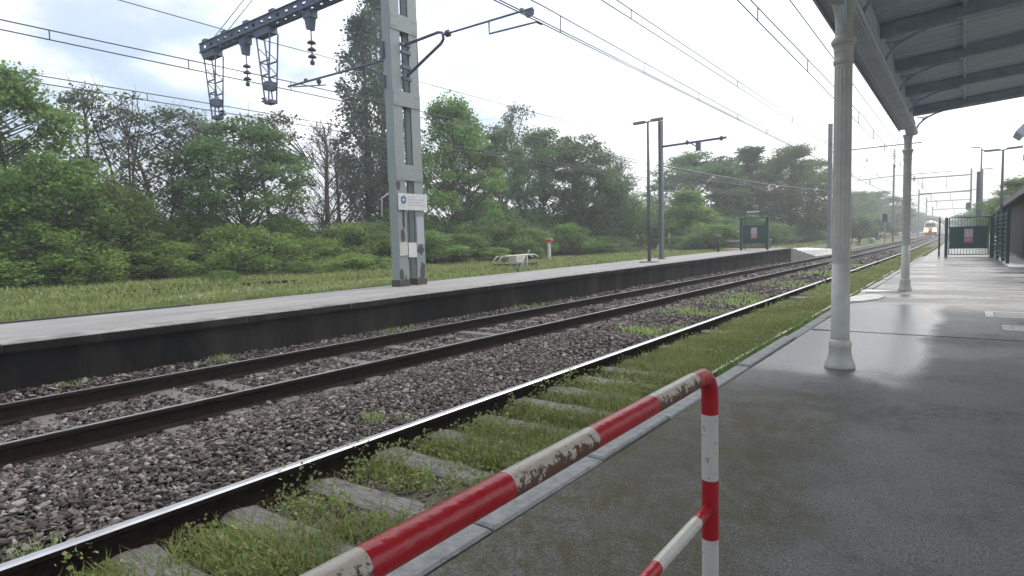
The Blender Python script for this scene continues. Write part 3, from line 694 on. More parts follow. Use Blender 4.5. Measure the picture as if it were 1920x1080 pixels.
proto('bush2', 'm', seed=11, H=2.6, prof=mound(1.6), h0=.25, nclump=55, nleaf=183, cr=.33, ls=0.081, stems=4, trad=.06, flat=1.05, shell=.35)
proto('bush3', 'd', seed=12, H=3.2, prof=dome(1.8), h0=.3, nclump=60, nleaf=207, cr=.4, ls=0.087, stems=4, trad=.07, flat=1.05, shell=.35)
proto('tallbush', 'm', seed=13, H=4.6, prof=dome(2.0), h0=.3, nclump=85, nleaf=196, cr=.45, ls=0.093, stems=4, trad=.1, flat=1.05, shell=.35)
proto('young', 'l', seed=14, H=5.6, prof=cone(2.7), h0=.3, nclump=85, nleaf=207, cr=.5, ls=0.106, trad=.09)
trng = random.Random(77)
def tree(key, x, y, ztop, width, label, name='deciduous_tree', cat='tree', group=None, z0=None, crown='crown', wood='trunk', rot=None):
    p = PROTO[key]; z0 = .18 + el(y) if z0 is None else z0
    root = empty(name, (x, y, z0), label, cat, group)
    if p['wood_o'] is None:
        mb = p['tr'].wood; me = bpy.data.meshes.new(wood); me.from_pydata(mb.v, [], mb.f); me.polygons.foreach_set('use_smooth', [True] * len(mb.f)); me.materials.append(M['bark'])
        p['wood_o'] = bpy.data.objects.new(wood, me)
        lo = np_obj(crown, p['tr'].lv, p['tr'].lf, p['leaf']); p['leaf_o'] = lo; C.objects.link(p['wood_o']); wo = p['wood_o']
        wid = np.percentile(np.abs(p['tr'].lv[:, :2]), 97) * 2; p['W'] = wid
    else:
        wo = p['wood_o'].copy(); lo = p['leaf_o'].copy(); C.objects.link(wo); C.objects.link(lo)
    wo.name = wood; lo.name = crown; wo.parent = root; lo.parent = root
    sz = (ztop - z0) / (p['H'] * 1.0); sx = width / p['W']
    root.scale = (sx, sx, sz); root.rotation_euler = (0, 0, trng.uniform(0, 6.28) if rot is None else rot)
    return root
T = tree
T('dense2', -26.5, 6.6, 7.7, 4.8, 'broad dense green tree at the far left edge of the treeline')
T('dense1', -29.5, 2.5, 8.0, 6.5, 'dark leafy tree cut off by the left border behind the bushes')
T('sparse1', -29, 9.9, 8.4, 3.2, 'thin sparse tree with wispy top right of the leftmost green tree')
T('sparse3', -29, 11.2, 8.2, 3.0, 'sparse many-stemmed tree, second of the thin trees from the left')
T('sparse2', -30, 13.0, 8.2, 3.6, 'sparse twin-stemmed tree with bright sky between its branches')
T('sparse3', -29, 13.9, 7.9, 3.2, 'thin open-crowned tree below the left end of the cantilever beam')
T('sparse1', -30.5, 15.6, 8.3, 3.4, 'thin tree just left of the dense dark tree under the hangers')
T('dense1', -27, 15.4, 7.3, 6.2, 'dense dark round tree below the two V-shaped hangers')
T('sparse2', -30, 18.8, 8.9, 4.2, 'half-leafed tree rising behind the dense tree under the hangers')
T('bare', -29, 21.4, 8.6, 4.0, 'brownish nearly bare tree left of the tall poplars')
T('bare', -30, 23.0, 7.2, 3.4, 'low twiggy bare tree at the foot of the poplars')
T('poplar', -31, 26.1, 16.6, 3.5, 'tall columnar poplar standing free left of the concrete-grey mast', name='poplar_tree', cat='poplar')
T('poplar', -33, 29.4, 20.5, 3.3, 'taller poplar whose top leaves the frame just behind the mast', name='poplar_tree', cat='poplar')
T('dense2', -27, 30.0, 10.7, 5.4, 'round green tree immediately right of the big mast')
T('dense2', -28.5, 33.0, 9.4, 4.8, 'light green tree, second one right of the big mast')
T('sparse2', -31, 43.0, 13.6, 4.2, 'thin see-through tree poking above the middle of the treeline')
T('dense3', -28, 36.2, 10.2, 5.0, 'green tree, third one right of the big mast')
T('dense1', -28, 42.0, 10.6, 6.4, 'leafy dark tree in the middle of the wood right of the mast')
T('dense3', -26, 44.4, 10.3, 7.4, 'rounded dark green tree at the right end of the main wood')
T('dense1', -25.5, 47.6, 7.6, 6.0, 'lower dark tree stepping down at the end of the main wood')
T('bare', -30, 60, 10.6, 5.6, 'pale twiggy tree in the gap left of the platform lamp')
T('dense1', -26.5, 72, 11.6, 11, 'big dark spreading tree right of the platform lamp')
T('dense3', -24, 74, 11.2, 9, 'tall dark tree behind the arm of the second mast')
T('conifer', -21, 77, 12.4, 8, 'pointed conifer behind the far green gate', name='conifer_tree', cat='conifer')
T('dense2', -17.5, 82, 12.4, 8.5, 'tall tree left of the slim mast behind the fluted column')
T('dense1', -16.6, 90, 11.6, 8, 'dark tree directly behind the slim mast beyond the ramp')
T('dense3', -22.5, 88, 12.2, 9, 'hazy tree between the conifer and the slim mast')
T('young', -21, 56.3, 5.8, 6.6, 'bright green young tree right of the second mast foot', name='young_tree', cat='young tree')
T('tallbush', -25, 51.5, 5.4, 5.0, 'olive bush left of the platform lamp post', name='shrub', cat='bush')
T('tallbush', -24.5, 56.5, 4.6, 5.0, 'olive bush partly behind the platform lamp post', name='shrub', cat='bush')
T('bush3', -18, 66, 3.3, 4.4, 'small round bush right of the far green gate', name='shrub', cat='bush')
T('bush3', -11.9, 98, 3.5, 4.6, 'dark rounded bush seen just right of the fluted column', name='shrub', cat='bush')
T('bush3', -11.0, 112, 3.2, 5.0, 'low dark bush by the trackside signal', name='shrub', cat='bush')
# far trees beyond the bend, right of the column
T('dense2', -19, 150, 10.4, 13, 'hazy grey-green tree between the two canopy columns, nearest of its row', z0=.4)
T('dense1', -17, 168, 11.3, 14, 'tallest hazy tree between the two canopy columns', z0=.4)
T('dense3', -19, 132, 8.6, 9, 'thin hazy tree close to the right side of the fluted column', z0=.4)
for k, (x, yy, zt_, wd_) in enumerate([(-22, 215, 11, 16), (-19, 235, 10.5, 16), (-18, 265, 9.8, 16), (-17, 300, 9.2, 18), (-18, 340, 9, 20), (-16, 390, 8.6, 22), (-12, 470, 8.8, 26)]):
    T(('dense1', 'dense2', 'dense3')[k % 3], x, yy, zt_, wd_, 'grey hazy tree in the far row sloping down to the train, %s from the column' % ORD[k], group='far trees lining the track beyond the train', z0=.7)
T('dense2', 3.9, 62, 5.3, 5.5, 'tree rising behind the shed roof at the right edge')
T('dense1', 5.6, 74, 6.2, 7, 'second greyer tree behind the shed roof at the right edge')
for k, (x, yy, zt_, wd_) in enumerate([(5, 110, 6.0, 10), (5, 150, 6.0, 12), (6, 210, 7.0, 16), (6, 300, 8, 22)]):
    T(('dense3', 'dense1')[k % 2], x, yy, zt_, wd_, 'low hazy tree right of the line beyond the green gate, %s in depth' % ORD[k], group='distant trees on the right of the line', z0=.4)
# undergrowth along the far side of the lawn
def row(spec, label, group, lo, hi):
    for k, (key, x, y_, zt_, wd_) in enumerate(sorted(spec, key=lambda q: q[2])): T(key, x, y_, zt_, wd_, label % ORD[k], name='shrub', cat='bush', group=group)
br = random.Random(21)
front = [('bush1', -24.8 + br.uniform(-.8, .8), 4.2 + i * 1.55, br.uniform(1.5, 2.4), br.uniform(3.0, 4.2)) for i in range(12)]
row(front, 'light green bramble bush bordering the lawn, %s from the left picture edge', 'bramble bushes at the lawn edge left of the mast', 0, 0)
mid = [('tallbush', -26.6 + br.uniform(-.8, .8), 3.5 + i * 1.9, br.uniform(3.0, 4.6) * (1 if i < 4 else .62), br.uniform(3.6, 4.8)) for i in range(11)]
row(mid, 'tall green bush standing behind the brambles, %s from the left picture edge', 'tall bushes behind the brambles', 0, 0)
back = [('bush3', -31 + br.uniform(-1, 1), 4 + i * 2.6, br.uniform(1.7, 2.5), br.uniform(4.0, 5)) for i in range(18)]
row(back, 'dark shrub in the shade under the tree trunks, %s from the left', 'dark shrubs under the treeline', 0, 0)
right = [('bush2', -23.8 + br.uniform(-.7, .7), 23.5 + i * 2.3, br.uniform(1.5, 2.6), br.uniform(3.4, 4.6)) for i in range(10)]
row(right, 'low green bush along the wood edge, %s one right of the big mast', 'low bushes at the wood edge right of the mast', 0, 0)
rear = [('bush3', -26.5 + br.uniform(-1, 1), 25 + i * 2.8, br.uniform(2.6, 3.8), br.uniform(4.5, 5.5)) for i in range(9)]
row(rear, 'dark bush inside the wood, %s one right of the big mast', 'dark bushes inside the wood right of the mast', 0, 0)
T('bush2', -19.2, 10.0, .62, 1.1, 'small lone clump on the lawn nearest the left edge', name='shrub', cat='bush')
T('bush2', -21, 14.0, .75, 1.2, 'small dark clump on the lawn left of the mast base', name='shrub', cat='bush')
T('bush1', -19.3, 15.5, .95, 3.0, 'low grassy mound of growth left of the mast base', name='shrub', cat='bush')
T('bush1', -21.5, 26.5, 1.0, 3.6, 'low mound of growth behind the grid panel', name='shrub', cat='bush')
T('bush2', -21.4, 30.6, 1.3, 1.8, 'rounded bush beside the red-topped white post', name='shrub', cat='bush')
for k in range(1, 9):
    T(('bush3', 'bush2')[k % 2], -16.5 - (k % 3), 46 + k * 6.5, br.uniform(1.8, 3.0), br.uniform(4, 6), 'scrub bush before the tall trees, %s one out beyond the platform lamp' % ORD[k], name='shrub', cat='bush', group='scrub behind the far gate')

# ------------------------------------------------------------------ overhead line equipment
def insulator(mb, x, y, z, n=4, r=.085, h=.09):
    prof = []
    for i in range(n): prof += [(z - i*h*1.0, .03), (z - i*h - h*.25, r), (z - i*h - h*.45, r*.9), (z - i*h - h*.55, .03)]
    mb.lathe(prof, x, y, 10)
# big lattice mast beside the far platform
bx, by = -11.12, 10.56; zb = zp(10.5)
mast = empty('overhead_mast', (bx, by, zb), 'large grey flaking steel mast of two channels with plates, carrying the long beam', 'mast')
for k, (y0, y1) in enumerate(((10.13, 10.43), (10.72, 11.02))):
    mb = MB(); # channel: web outside, flanges facing the track
    yo = y0 if k == 0 else y1; wy = .022 if k == 0 else -.022
    mb.box(-11.25, -10.98, min(yo, yo+wy), max(yo, yo+wy), zb, 11.4)
    mb.box(-11.001, -10.979, y0 + (.022 if k == 0 else 0), y1 - (0 if k == 0 else .022), zb, 11.4)
    mb.box(-11.251, -11.229, y0 + (.022 if k == 0 else 0), y1 - (0 if k == 0 else .022), zb, 11.4)
    lg = mb.build('leg', M['mastpaint'], mast)
    MB().box(-11.27, -10.965, y0 - .015, y1 + .015, zb - .02, zb + .16).build('foot', M['mastbare'], lg)
    g = random.Random(30 + k)
    spots = [(-10.974, 10.20, .55, .10, .3), (-10.974, 10.33, .40, .06, .22)] if k == 0 else [(-10.974, 10.92, .62, .16, .42), (-10.974, 10.86, 1.16, .18, .2), (-10.974, 10.80, .42, .1, .12)]
    if k == 0: spots += [(-10.974, 10.32, 1.92, .08, .38), (-10.974, 10.28, 1.50, .12, .26), (-10.974, 10.19, 2.72, .10, .2)]
    for sx_, sy_, sz_, w_, h_ in spots:
        mb = MB(); n = 9; ring = [(sx_, sy_ + w_*.72*math.cos(2*math.pi*i/n)*g.uniform(.6, 1.1), sz_ + h_*.7*math.sin(2*math.pi*i/n)*g.uniform(.6, 1.1)) for i in range(n)]
        mb.add(ring + [(sx_ - .004, p[1], p[2]) for p in ring], [tuple(range(n))] + [(i, (i+1) % n, n+(i+1) % n, n+i) for i in range(n)])
        mb.build('rust_patch', M['mastbare'], lg)
for z0, z1 in ((2.86, 3.24), (4.64, 4.99), (6.42, 6.80), (8.2, 8.55), (10, 10.35)):
    for x0, x1 in ((-10.978, -10.962), (-11.268, -11.252)):
        pl = MB().box(x0, x1, 10.135, 11.015, z0, z1).build('batten_plate', M['mastpaint'], mast)
    mb = MB()
    for yy in (10.2, 10.3, 10.85, 10.95):
        for zz in (z0 + .07, z1 - .07): mb.lathe([(0, .016), (.012, .012)], 0, 0, 6); mb.v[-12:] = [(-10.962 + q[2], yy + q[0], zz + q[1]) for q in mb.v[-12:]]
    mb.build('rivets', M['mastpaint'], pl)
for yy in (10.42, 10.73):
    MB().box(-11.2, -11.03, yy - .006, yy + .006, .3, 11.2).build('lattice_rib', M['mastpaint'], mast)
mb = MB(); mb.box(-10.974, -10.96, 10.44, 10.71, .98, 1.34); mb.build('notice_plate', M['white'], mast)
mb = MB(); mb.box(-10.974, -10.962, 10.74, 10.98, 1.30, 1.98); mb.build('grey_plate', M['greyplate'], mast)
mb = MB(); mb.box(-10.974, -10.964, 10.15, 10.41, 1.03, 1.36); mb.build('repaired_plate', M['cream'], mast)
mb = MB(); mb.tube([(-11.25, 10.12, 2.55), (-11.48, 10.1, 2.45), (-11.5, 10.1, 2.0)], .022, 6); mb.build('bent_pipe', M['white'], mast)
for z_ in (5.28, 5.55, 5.90, 6.08): MB().box(-11.0, -10.93, 10.44, 10.74, z_, z_ + .07).build('arm_clamp', M['iron'], mast)
for z_, h_ in ((5.05, .3), (5.75, .4)): MB().box(-11.27, -11.2, 10.08, 10.125, z_, z_ + h_).build('side_bracket', M['iron'], mast)
# sign on the mast (its own thing): white board, blue roundel, faint rows of print
sg = empty('mast_sign', (-10.94, 10.6, 2.14), 'white notice board with a dark blue round emblem fixed across the big mast', 'sign')
MB().box(-10.956, -10.93, 10.14, 11.10, 2.14, 2.54).build('board', M['white'], sg)
mb = MB(); n = 20; cy_, cz_ = 10.30, 2.38
mb.add([(-10.927, cy_ + .085*math.cos(2*math.pi*i/n), cz_ + .10*math.sin(2*math.pi*i/n)) for i in range(n)] + [(-10.931, cy_ + .085*math.cos(2*math.pi*i/n), cz_ + .10*math.sin(2*math.pi*i/n)) for i in range(n)],
       [tuple(range(n))] + [(i, (i+1) % n, n+(i+1) % n, n+i) for i in range(n)]); mb.build('emblem', M['blue'], sg)
mb = MB(); mb.box(-10.9265, -10.925, cy_ - .012, cy_ + .012, cz_ - .07, cz_ + .07); mb.box(-10.9275, -10.9255, cy_ - .06, cy_ + .06, cz_ - .012, cz_ + .014); mb.build('emblem_cross', M['white'], sg)
mb = MB()
for z_, a, b in ((2.46, 10.44, 10.72), (2.395, 10.44, 10.98), (2.33, 10.44, 10.95), (2.265, 10.44, 11.0), (2.225, 10.24, 10.36)): mb.box(-10.9295, -10.9275, a, b, z_ - .008, z_ + .008)
mb.build('print_rows', M['greyprint'], sg)

# long cantilever beam over the old tracks
bm = empty('cantilever_beam', (-15.8, 10.56, 7.7), 'long dark blue-grey steel beam reaching left from the big mast', 'beam')
bz = lambda x: 7.98 + (x + 20.5) * -.006
mb = MB()
for yy in (10.40, 10.68):
    mb.box(-20.45, -10.9, yy - .012, yy + .012, 8.02, 8.10); mb.box(-20.45, -10.9, yy - .012, yy + .012, 7.84, 7.92)
    xx = -20.45
    while xx < -11: mb.box(xx, xx + .26, yy - .010, yy + .010, 7.92, 8.02); xx += .42
    mb.box(-20.45, -10.9, yy - .05, yy + .05, 8.10, 8.12); mb.box(-20.45, -10.9, yy - .05, yy + .05, 7.82, 7.84)
mb.build('chord', M['iron'], bm)
mb = MB(); x = -20.2
while x < -11:
    mb.box(x, x + .10, 10.39, 10.69, 7.80, 7.818); mb.box(x, x + .10, 10.39, 10.69, 8.122, 8.14); x += .42
mb.build('lacing_plates', M['iron'], bm)
mb = MB()
for x in (-20.1, -18.9, -17.6, -16.2, -14.2): mb.box(x - .12, x + .12, 10.36, 10.72, 8.122, 8.20)
mb.build('top_clamp', M['iron'], bm)
def gusset(x0, x1, parent):
    return MB().prism([(x0, 7.818), (x1, 7.818), (x1 + .04, 7.6), (x0 + .14, 7.6)], 'y', 10.40, 10.68).build('gusset', M['iron'], parent)
for x0 in (-20.42, -17.28):
    h = empty('hanger', (x0 + .42, 10.56, 7.5)); h.parent = bm; h.location = Vector((x0 + .42, 10.56, 7.5)) - ORG[bm]
    gusset(x0, x0 + .86, h)
    xb = x0 + .52
    mb = MB()
    for yy in (10.43, 10.69):
        mb.bar((x0 + .16, yy, 7.6), (xb - .09, yy, 5.72), .032, .036); mb.bar((x0 + .88, yy, 7.6), (xb + .11, yy, 5.72), .032, .036)
    mb.build('struts', M['iron'], h)
    mb = MB(); zz = 7.4; sgn = 1
    for a, b in ((7.3, 6.85), (6.85, 6.45), (6.45, 6.1)):
        fl = lambda z_: x0 + .16 + (7.5 - z_) / 1.78 * (xb - .09 - x0 - .16); fr = lambda z_: x0 + .88 - (7.5 - z_) / 1.78 * (x0 + .88 - xb - .11)
        for yy in (10.43, 10.69):
            mb.bar((fl(a), yy, a), (fr(b), yy, b) if sgn > 0 else (fr(a), yy, a), .02, .022); mb.bar((fl(b), yy, b), (fr(b), yy, b), .025, .045)
        mb.bar((fl(b), 10.43, b), (fl(b), 10.69, b), .03, .03)
    mb.build('lacing', M['iron'], h)
    mb = MB(); mb.box(xb - .11, xb + .14, 10.425, 10.695, 6.02, 6.26); mb.box(xb - .16, xb + .18, 10.44, 10.68, 5.62, 5.72); mb.build('lower_plate', M['iron'], h)
    mb = MB(); s_ = 1 if x0 < -19 else -1
    insulator(mb, xb + s_ * .34, 10.56, 5.86, 2, .09); mb.bar((xb + s_*.1, 10.56, 5.68), (xb + s_*.34, 10.56, 5.76), .03, .03); mb.build('end_insulator', M['porc'], h)
for x, zl in ((-17.95, 7.3), (-14.62, 7.3)):
    st = empty('insulator_string', (x, 10.56, 7.76), 'string of dark disc insulators hung from the beam between its two hangers' if x < -16 else 'string of dark disc insulators hung from the beam nearest the mast', 'insulator')
    MB().box(x - .17, x + .17, 10.44, 10.68, 7.6, 7.818).prism([(x - .13, 7.6), (x + .1, 7.6), (x + .03, 7.3), (x - .06, 7.3)], 'y', 10.45, 10.67).build('bracket', M['iron'], st)
    mb = MB(); mb.bar((x, 10.56, 7.3), (x, 10.56, 6.45), .025, .025); mb.build('rod', M['iron'], st)
    for q in range(3):
        mb = MB(); mb.lathe([(7.02 - q*.19, .03), (6.97 - q*.19, .11), (6.93 - q*.19, .12), (6.91 - q*.19, .035)], x, 10.56, 12); mb.build('disc', M['porc'], st)
    mb = MB(); mb.lathe([(6.50, .02), (6.44, .07), (6.36, .06), (6.34, .01)], x, 10.56, 8); mb.build('end_clamp', M['iron'], st)
for yy in (10.45, 10.67):
    MB().tube([(-19.6, yy, 8.16), (-11.2, yy, 11.3)], .012, 5).build('tie_rod', M['wire'], bm)

# right-hand registration arm of the big mast
am = empty('catenary_arm', (-10.9, 10.58, 5.5), 'tubular bracket arm reaching right from the big mast over the rails', 'bracket arm')
mb = MB(); mb.tube([(-10.92, 10.58, 6.12), (-9.85, 10.58, 6.17), (-9.72, 10.58, 6.13), (-9.70, 10.58, 5.98), (-9.78, 10.58, 5.9), (-10.92, 10.58, 5.38)], .036, 8); mb.build('bracket_tube', M['iron'], am)
mb = MB(); mb.tube([(-10.55, 10.58, 6.12), (-10.55, 10.58, 5.56)], .012, 6); mb.build('stay', M['iron'], am)
mb = MB(); insulator(mb, 0, 0, 0, 2, .085, .07); mb.v = [(-9.50 + q[2], 10.58 + q[0], 6.08 + q[1]) for q in mb.v]; mb.build('insulator', M['porc'], am)
mb = MB(); mb.tube([(-9.7, 10.58, 6.08), (-7.2, 10.58, 6.06)], .022, 7); mb.build('boom', M['iron'], am)
mb = MB(); mb.prism([(-7.42, 6.04), (-7.18, 6.04), (-7.2, 5.93), (-7.34, 5.9)], 'y', 10.54, 10.62); mb.box(-7.5, -7.44, 10.55, 10.61, 6.02, 6.12); mb.build('wire_clamp', M['iron'], am)
mb = MB(); mb.tube([(-8.35, 10.58, 6.06), (-8.35, 10.58, 5.80), (-7.12, 10.58, 5.76), (-6.98, 10.58, 5.68)], .02, 6); mb.build('steady_arm', M['iron'], am)
# left arm
al = empty('catenary_arm', (-11.3, 10.58, 5.9), 'plain tubular bracket arm reaching left from the big mast', 'bracket arm')
MB().tube([(-11.27, 10.58, 5.90), (-15.85, 10.58, 5.98)], .03, 7).build('boom', M['iron'], al)
mb = MB(); mb.lathe([(5.96, .02), (5.9, .07), (5.84, .07), (5.78, .02)], -14.4, 10.58, 8); mb.box(-15.05, -14.95, 10.55, 10.61, 5.99, 6.05); mb.build('wire_clamp', M['iron'], al)
mb = MB(); mb.tube([(-15.6, 10.58, 5.93), (-14.1, 10.58, 5.72)], .017, 6); mb.build('steady_arm', M['iron'], al)

# wires
def catenary(name, x, zc_, zm, spans, label, r=.014, drop_step=4.2, y0=-12, twin=0):
    o = empty(name, (x, 0, zc_), label, 'overhead wires')
    ys = []
    for a, b in zip(spans[:-1], spans[1:]): ys += [a + (b - a) * k / 8 for k in range(8)]
    ys.append(spans[-1])
    def zmsg(yy):
        for a, b in zip(spans[:-1], spans[1:]):
            if a <= yy <= b: t = (yy - a) / (b - a); return zm - (zm - zc_ - .16) * 4 * t * (1 - t)
        return zm
    MB().tube([(x, yy, zc_ + el(yy)) for yy in ys], r, 4, cap=False).build('contact_wire', M['wire'], o)
    if twin: MB().tube([(x + twin, yy, zc_ + .01 + el(yy)) for yy in ys], r, 4, cap=False).build('contact_wire', M['wire'], o)
    MB().tube([(x, yy, zmsg(yy) + el(yy)) for yy in ys], r, 4, cap=False).build('messenger_wire', M['wire'], o)
    yy = y0 + 2.3
    while yy < 70:
        if spans[0] < yy: MB().tube([(x, yy, zc_), (x, yy, zmsg(yy))], r * .9, 4, cap=False).build('dropper', M['wire'], o)
        yy += drop_step
    return o
catenary('overhead_wires', -6.98, 5.70, 6.06, [-40, 10.58, 62, 115, 170, 225], 'contact and carrier wires over the far track, held by the right-hand arm', twin=.06)
catenary('overhead_wires', -2.96, 5.00, 5.42, [-30, 25, 62, 115, 170, 225], 'contact and carrier wires over the near grassy track', r=.013)
catenary('overhead_wires', -5.35, 5.60, 5.78, [-40, 10, 62, 115, 170], 'pair of wires crossing the sky between the two tracks', drop_step=7, r=.013)
catenary('overhead_wires', -15.75, 5.86, 6.10, [-30, 10.58, 62, 110], 'pair of wires with droppers carried by the left arm end', drop_step=2.9)
catenary('overhead_wires', -19.6, 5.80, 6.02, [-30, 10.56, 70], 'low wires passing the foot of the leftmost hanger', drop_step=9)
def line(pts, label, r=.014, cat='cable', name='overhead_cable'):
    P = [Vector(p) for p in pts]; mb = MB(); mb.tube(P, r, 4, cap=False); return mb.build(name, M['wire'], None, label=label, cat=cat)
line([(-18.9, -25, 8.6), (-18.9, 10.56, 8.24), (-18.9, 40, 8.4), (-18.9, 90, 8.8)], 'single cable running over the top of the long beam')
line([(-2.0, -20, 4.75), (-2.0, 9.2, 4.50), (-2.0, 40, 4.45), (-2.0, 90, 5.2)], 'thin single wire closest to the canopy edge', r=.009)
line([(-10.9, 25.5, 4.52), (-10.5, 43, 4.7), (-10.16, 62, 5.28)], 'thick pale cable slung from the second mast to the slim mast', r=.03)
line([(-10.95, 25.5, 4.15), (-10.55, 43, 4.45), (-10.2, 62, 5.05)], 'lower of the two cables slung from the second mast to the slim mast', r=.018)

def simple_mast(x, y, z0, top, label, arm=None, th=.14, matm='steel', name='overhead_mast'):
    m = empty(name, (x, y, z0), label, 'mast')
    mb = MB(); mb.box(x - th, x + th, y - th*.15, y + th*.15, z0, top); mb.box(x - th, x - th*.8, y - th, y + th, z0, top); mb.box(x + th*.8, x + th, y - th, y + th, z0, top); mb.build('post', M[matm], m)
    MB().box(x - th*1.5, x + th*1.5, y - th*1.5, y + th*1.5, z0 - .3, z0 + .06).build('footing', M['coping'], m)
    if arm:
        xe, za_ = arm
        MB().tube([(x + th*.5, y, za_), (xe, y, za_ + .06)], .05, 7).build('arm', M['iron'], m)
    return m
m2 = simple_mast(-10.74, 25.5, zp(25.5), 6.42, 'slim steel mast beside the platform lamp with one arm to the right', (-7.9, 5.30), .085)
mb = MB(); mb.bar((-9.45, 25.5, 5.33), (-9.1, 25.5, 5.1), .05, .05); mb.box(-9.16, -8.98, 25.42, 25.58, 4.95, 5.36); mb.build('arm_hanger', M['iron'], m2)
for x in (-9.55, -8.1): MB().lathe([(5.45, .03), (5.4, .075), (5.3, .075), (5.25, .03)], x, 25.5, 8).build('arm_insulator', M['porc'], m2)
m3 = simple_mast(-9.9, 62, .1, 11.3, 'tall slim mast beyond the platform ramp, half hidden by the fluted column', (-3.0, 8.75), .17)
for x in (-7.0, -4.9, -4.2):
    mb = MB(); mb.tube([(x, 62, 8.75), (x, 62, 7.7 if x < -6 else 6.9)], .02, 5); insulator(mb, x, 62, 7.8 if x < -6 else 7.1, 3, .09); mb.build('drop_insulator', M['porc'], m3)
m4 = simple_mast(-9.2, 115, -.2, 12.3, 'distant mast between the two canopy columns', (-1.6, 10.4), .13)
mb = MB(); mb.tube([(-14.5, 115, 10.1), (-9.3, 115, 10.35)], .06, 6); mb.build('arm', M['iron'], m4)
for x in (-12.5, -6.5): mb = MB(); insulator(mb, x, 115, 10.1, 4, .14, .22); mb.build('drop_insulator', M['porc'], m4)
mb = MB(); insulator(mb, -9.2, 115, 14.6, 4, .2, .3); mb.tube([(-9.2, 115, 12.3), (-9.2, 115, 14.7)], .03, 5); mb.build('top_insulator', M['porc'], m4)
# portals further down the line
for k, (y, zt_) in enumerate(((150, 12.3), (190, 11.2), (230, 10.8), (275, 9.6))):
    p = empty('line_portal', (-4.5, y, .4), 'distant overhead line portal spanning the rails, %s one in depth above the train' % ORD[k], 'portal', 'overhead line portals in the distance')
    xr = (.9, 1.2, 1.3, 1.5)[k]
    for x in (-9.6, xr): MB().box(x - .16, x + .16, y - .16, y + .16, .2, zt_ + 1.2).build('post', M['steel'], p)
    MB().box(-9.44, xr - .16, y - .12, y + .12, zt_ - .12, zt_ + .14).build('crossbeam', M['steel'], p)
    for x in (-7, -3): mb = MB(); mb.tube([(x, y, zt_ - .12), (x, y, zt_ - 2.2)], .06, 5); mb.build('dropper', M['steel'], p)
mp = simple_mast(1.0, 74, .1, 6.95, 'dark post of the right-hand line masts above the green gate', None, .15, 'iron')
MB().tube([(.95, 74, 5.25), (-4.6, 74, 5.0)], .035, 6).build('arm', M['iron'], mp)

# signals
def signal(x, y, z0, zt_, label):
    s = empty('railway_signal', (x, y, z0), label, 'signal')
    MB().tube([(x, y, z0), (x, y, zt_ - .9)], .07, 8).build('post', M['steel'], s)
    MB().prism([(x - .3, zt_ - 1.1), (x + .3, zt_ - 1.1), (x + .3, zt_ - .15), (x + .15, zt_), (x - .15, zt_), (x - .3, zt_ - .15)], 'y', y - .06, y + .1).build('head', M['dark'], s)
    for zz in (zt_ - .3, zt_ - .62, zt_ - .92):
        mb = MB(); mb.tube([(x, y - .2, zz), (x, y - .05, zz)], .1, 8, cap=False); mb.build('hood', M['dark'], s)
signal(-8.6, 96, 0, 3.9, 'black-headed signal left of the rails before the distant bushes')
signal(.42, 118, .2, 5.7, 'black signal showing above the near green gate')

# ------------------------------------------------------------------ platform lamps
def lamp(x, y, z0, zh, heads, label, r=.055, base=True):
    l_ = empty('platform_lamp', (x, y, z0), label, 'lamp post')
    mb = MB(); mb.tube([(x, y, z0), (x, y, z0 + (zh - z0) * .45), (x, y, zh)], [r * 1.25, r * 1.2, r * .8], 10); mb.build('post', M['lamp'], l_)
    if base: MB().bevbox(x - .3, x + .3, y - .28, y + .28, z0 - .02, z0 + .05, .02).build('plinth', M['coping'], l_)
    for a, b, dz in heads:
        s_ = 1 if b > a else -1
        MB().tube([(x, y, zh - .02), (x + a, y, zh + dz * .4)], .03, 6).build('bracket', M['lamp'], l_)
        mb = MB(); A, B = x + a, x + b
        prof = [(A, .05), (A + (B - A) * .2, .11), (A + (B - A) * .75, .12), (B, .06)]; v = []; f = []
        for i, (xx, hw) in enumerate(prof):
            zz = zh + dz * (.4 + .6 * i / 3); v += [(xx, y - hw, zz - .03), (xx, y + hw, zz - .03), (xx, y + hw * .6, zz + .06), (xx, y - hw * .6, zz + .06)]
        for i in range(3):
            for k in range(4): f.append((i*4+k, i*4+(k+1) % 4, (i+1)*4+(k+1) % 4, (i+1)*4+k))
        f += [(3,2,1,0), (12,13,14,15)]
        if s_ < 0: f = [q[::-1] for q in f]
        mb.add(v, f); mb.build('lamp_head', M['lamp'], l_)
    return l_
lamp(-10.0, 22.5, zp(22.5), 5.86, [(-.12, -.62, -.02), (.12, .62, .02)], 'double-headed platform lamp on the far platform beside the second mast')
lamp(1.40, 37.2, .0, 5.05, [(-.12, -.72, .0), (.12, .72, .05)], 'double-headed lamp post behind the near green gate')
lamp(1.15, 72, .2, 8.9, [(-.1, -.8, .2), (.05, .45, -.35)], 'taller distant lamp whose head shows above the double lamp', r=.07)
lamp(1.55, 88, .2, 8.3, [(.1, .9, -.1)], 'distant single-headed lamp behind the right-hand post', r=.08)
lamp(-10.9, 84, .1, 5.9, [(.1, 1.3, .1)], 'small lamp close to the fluted column on the far side', r=.06)

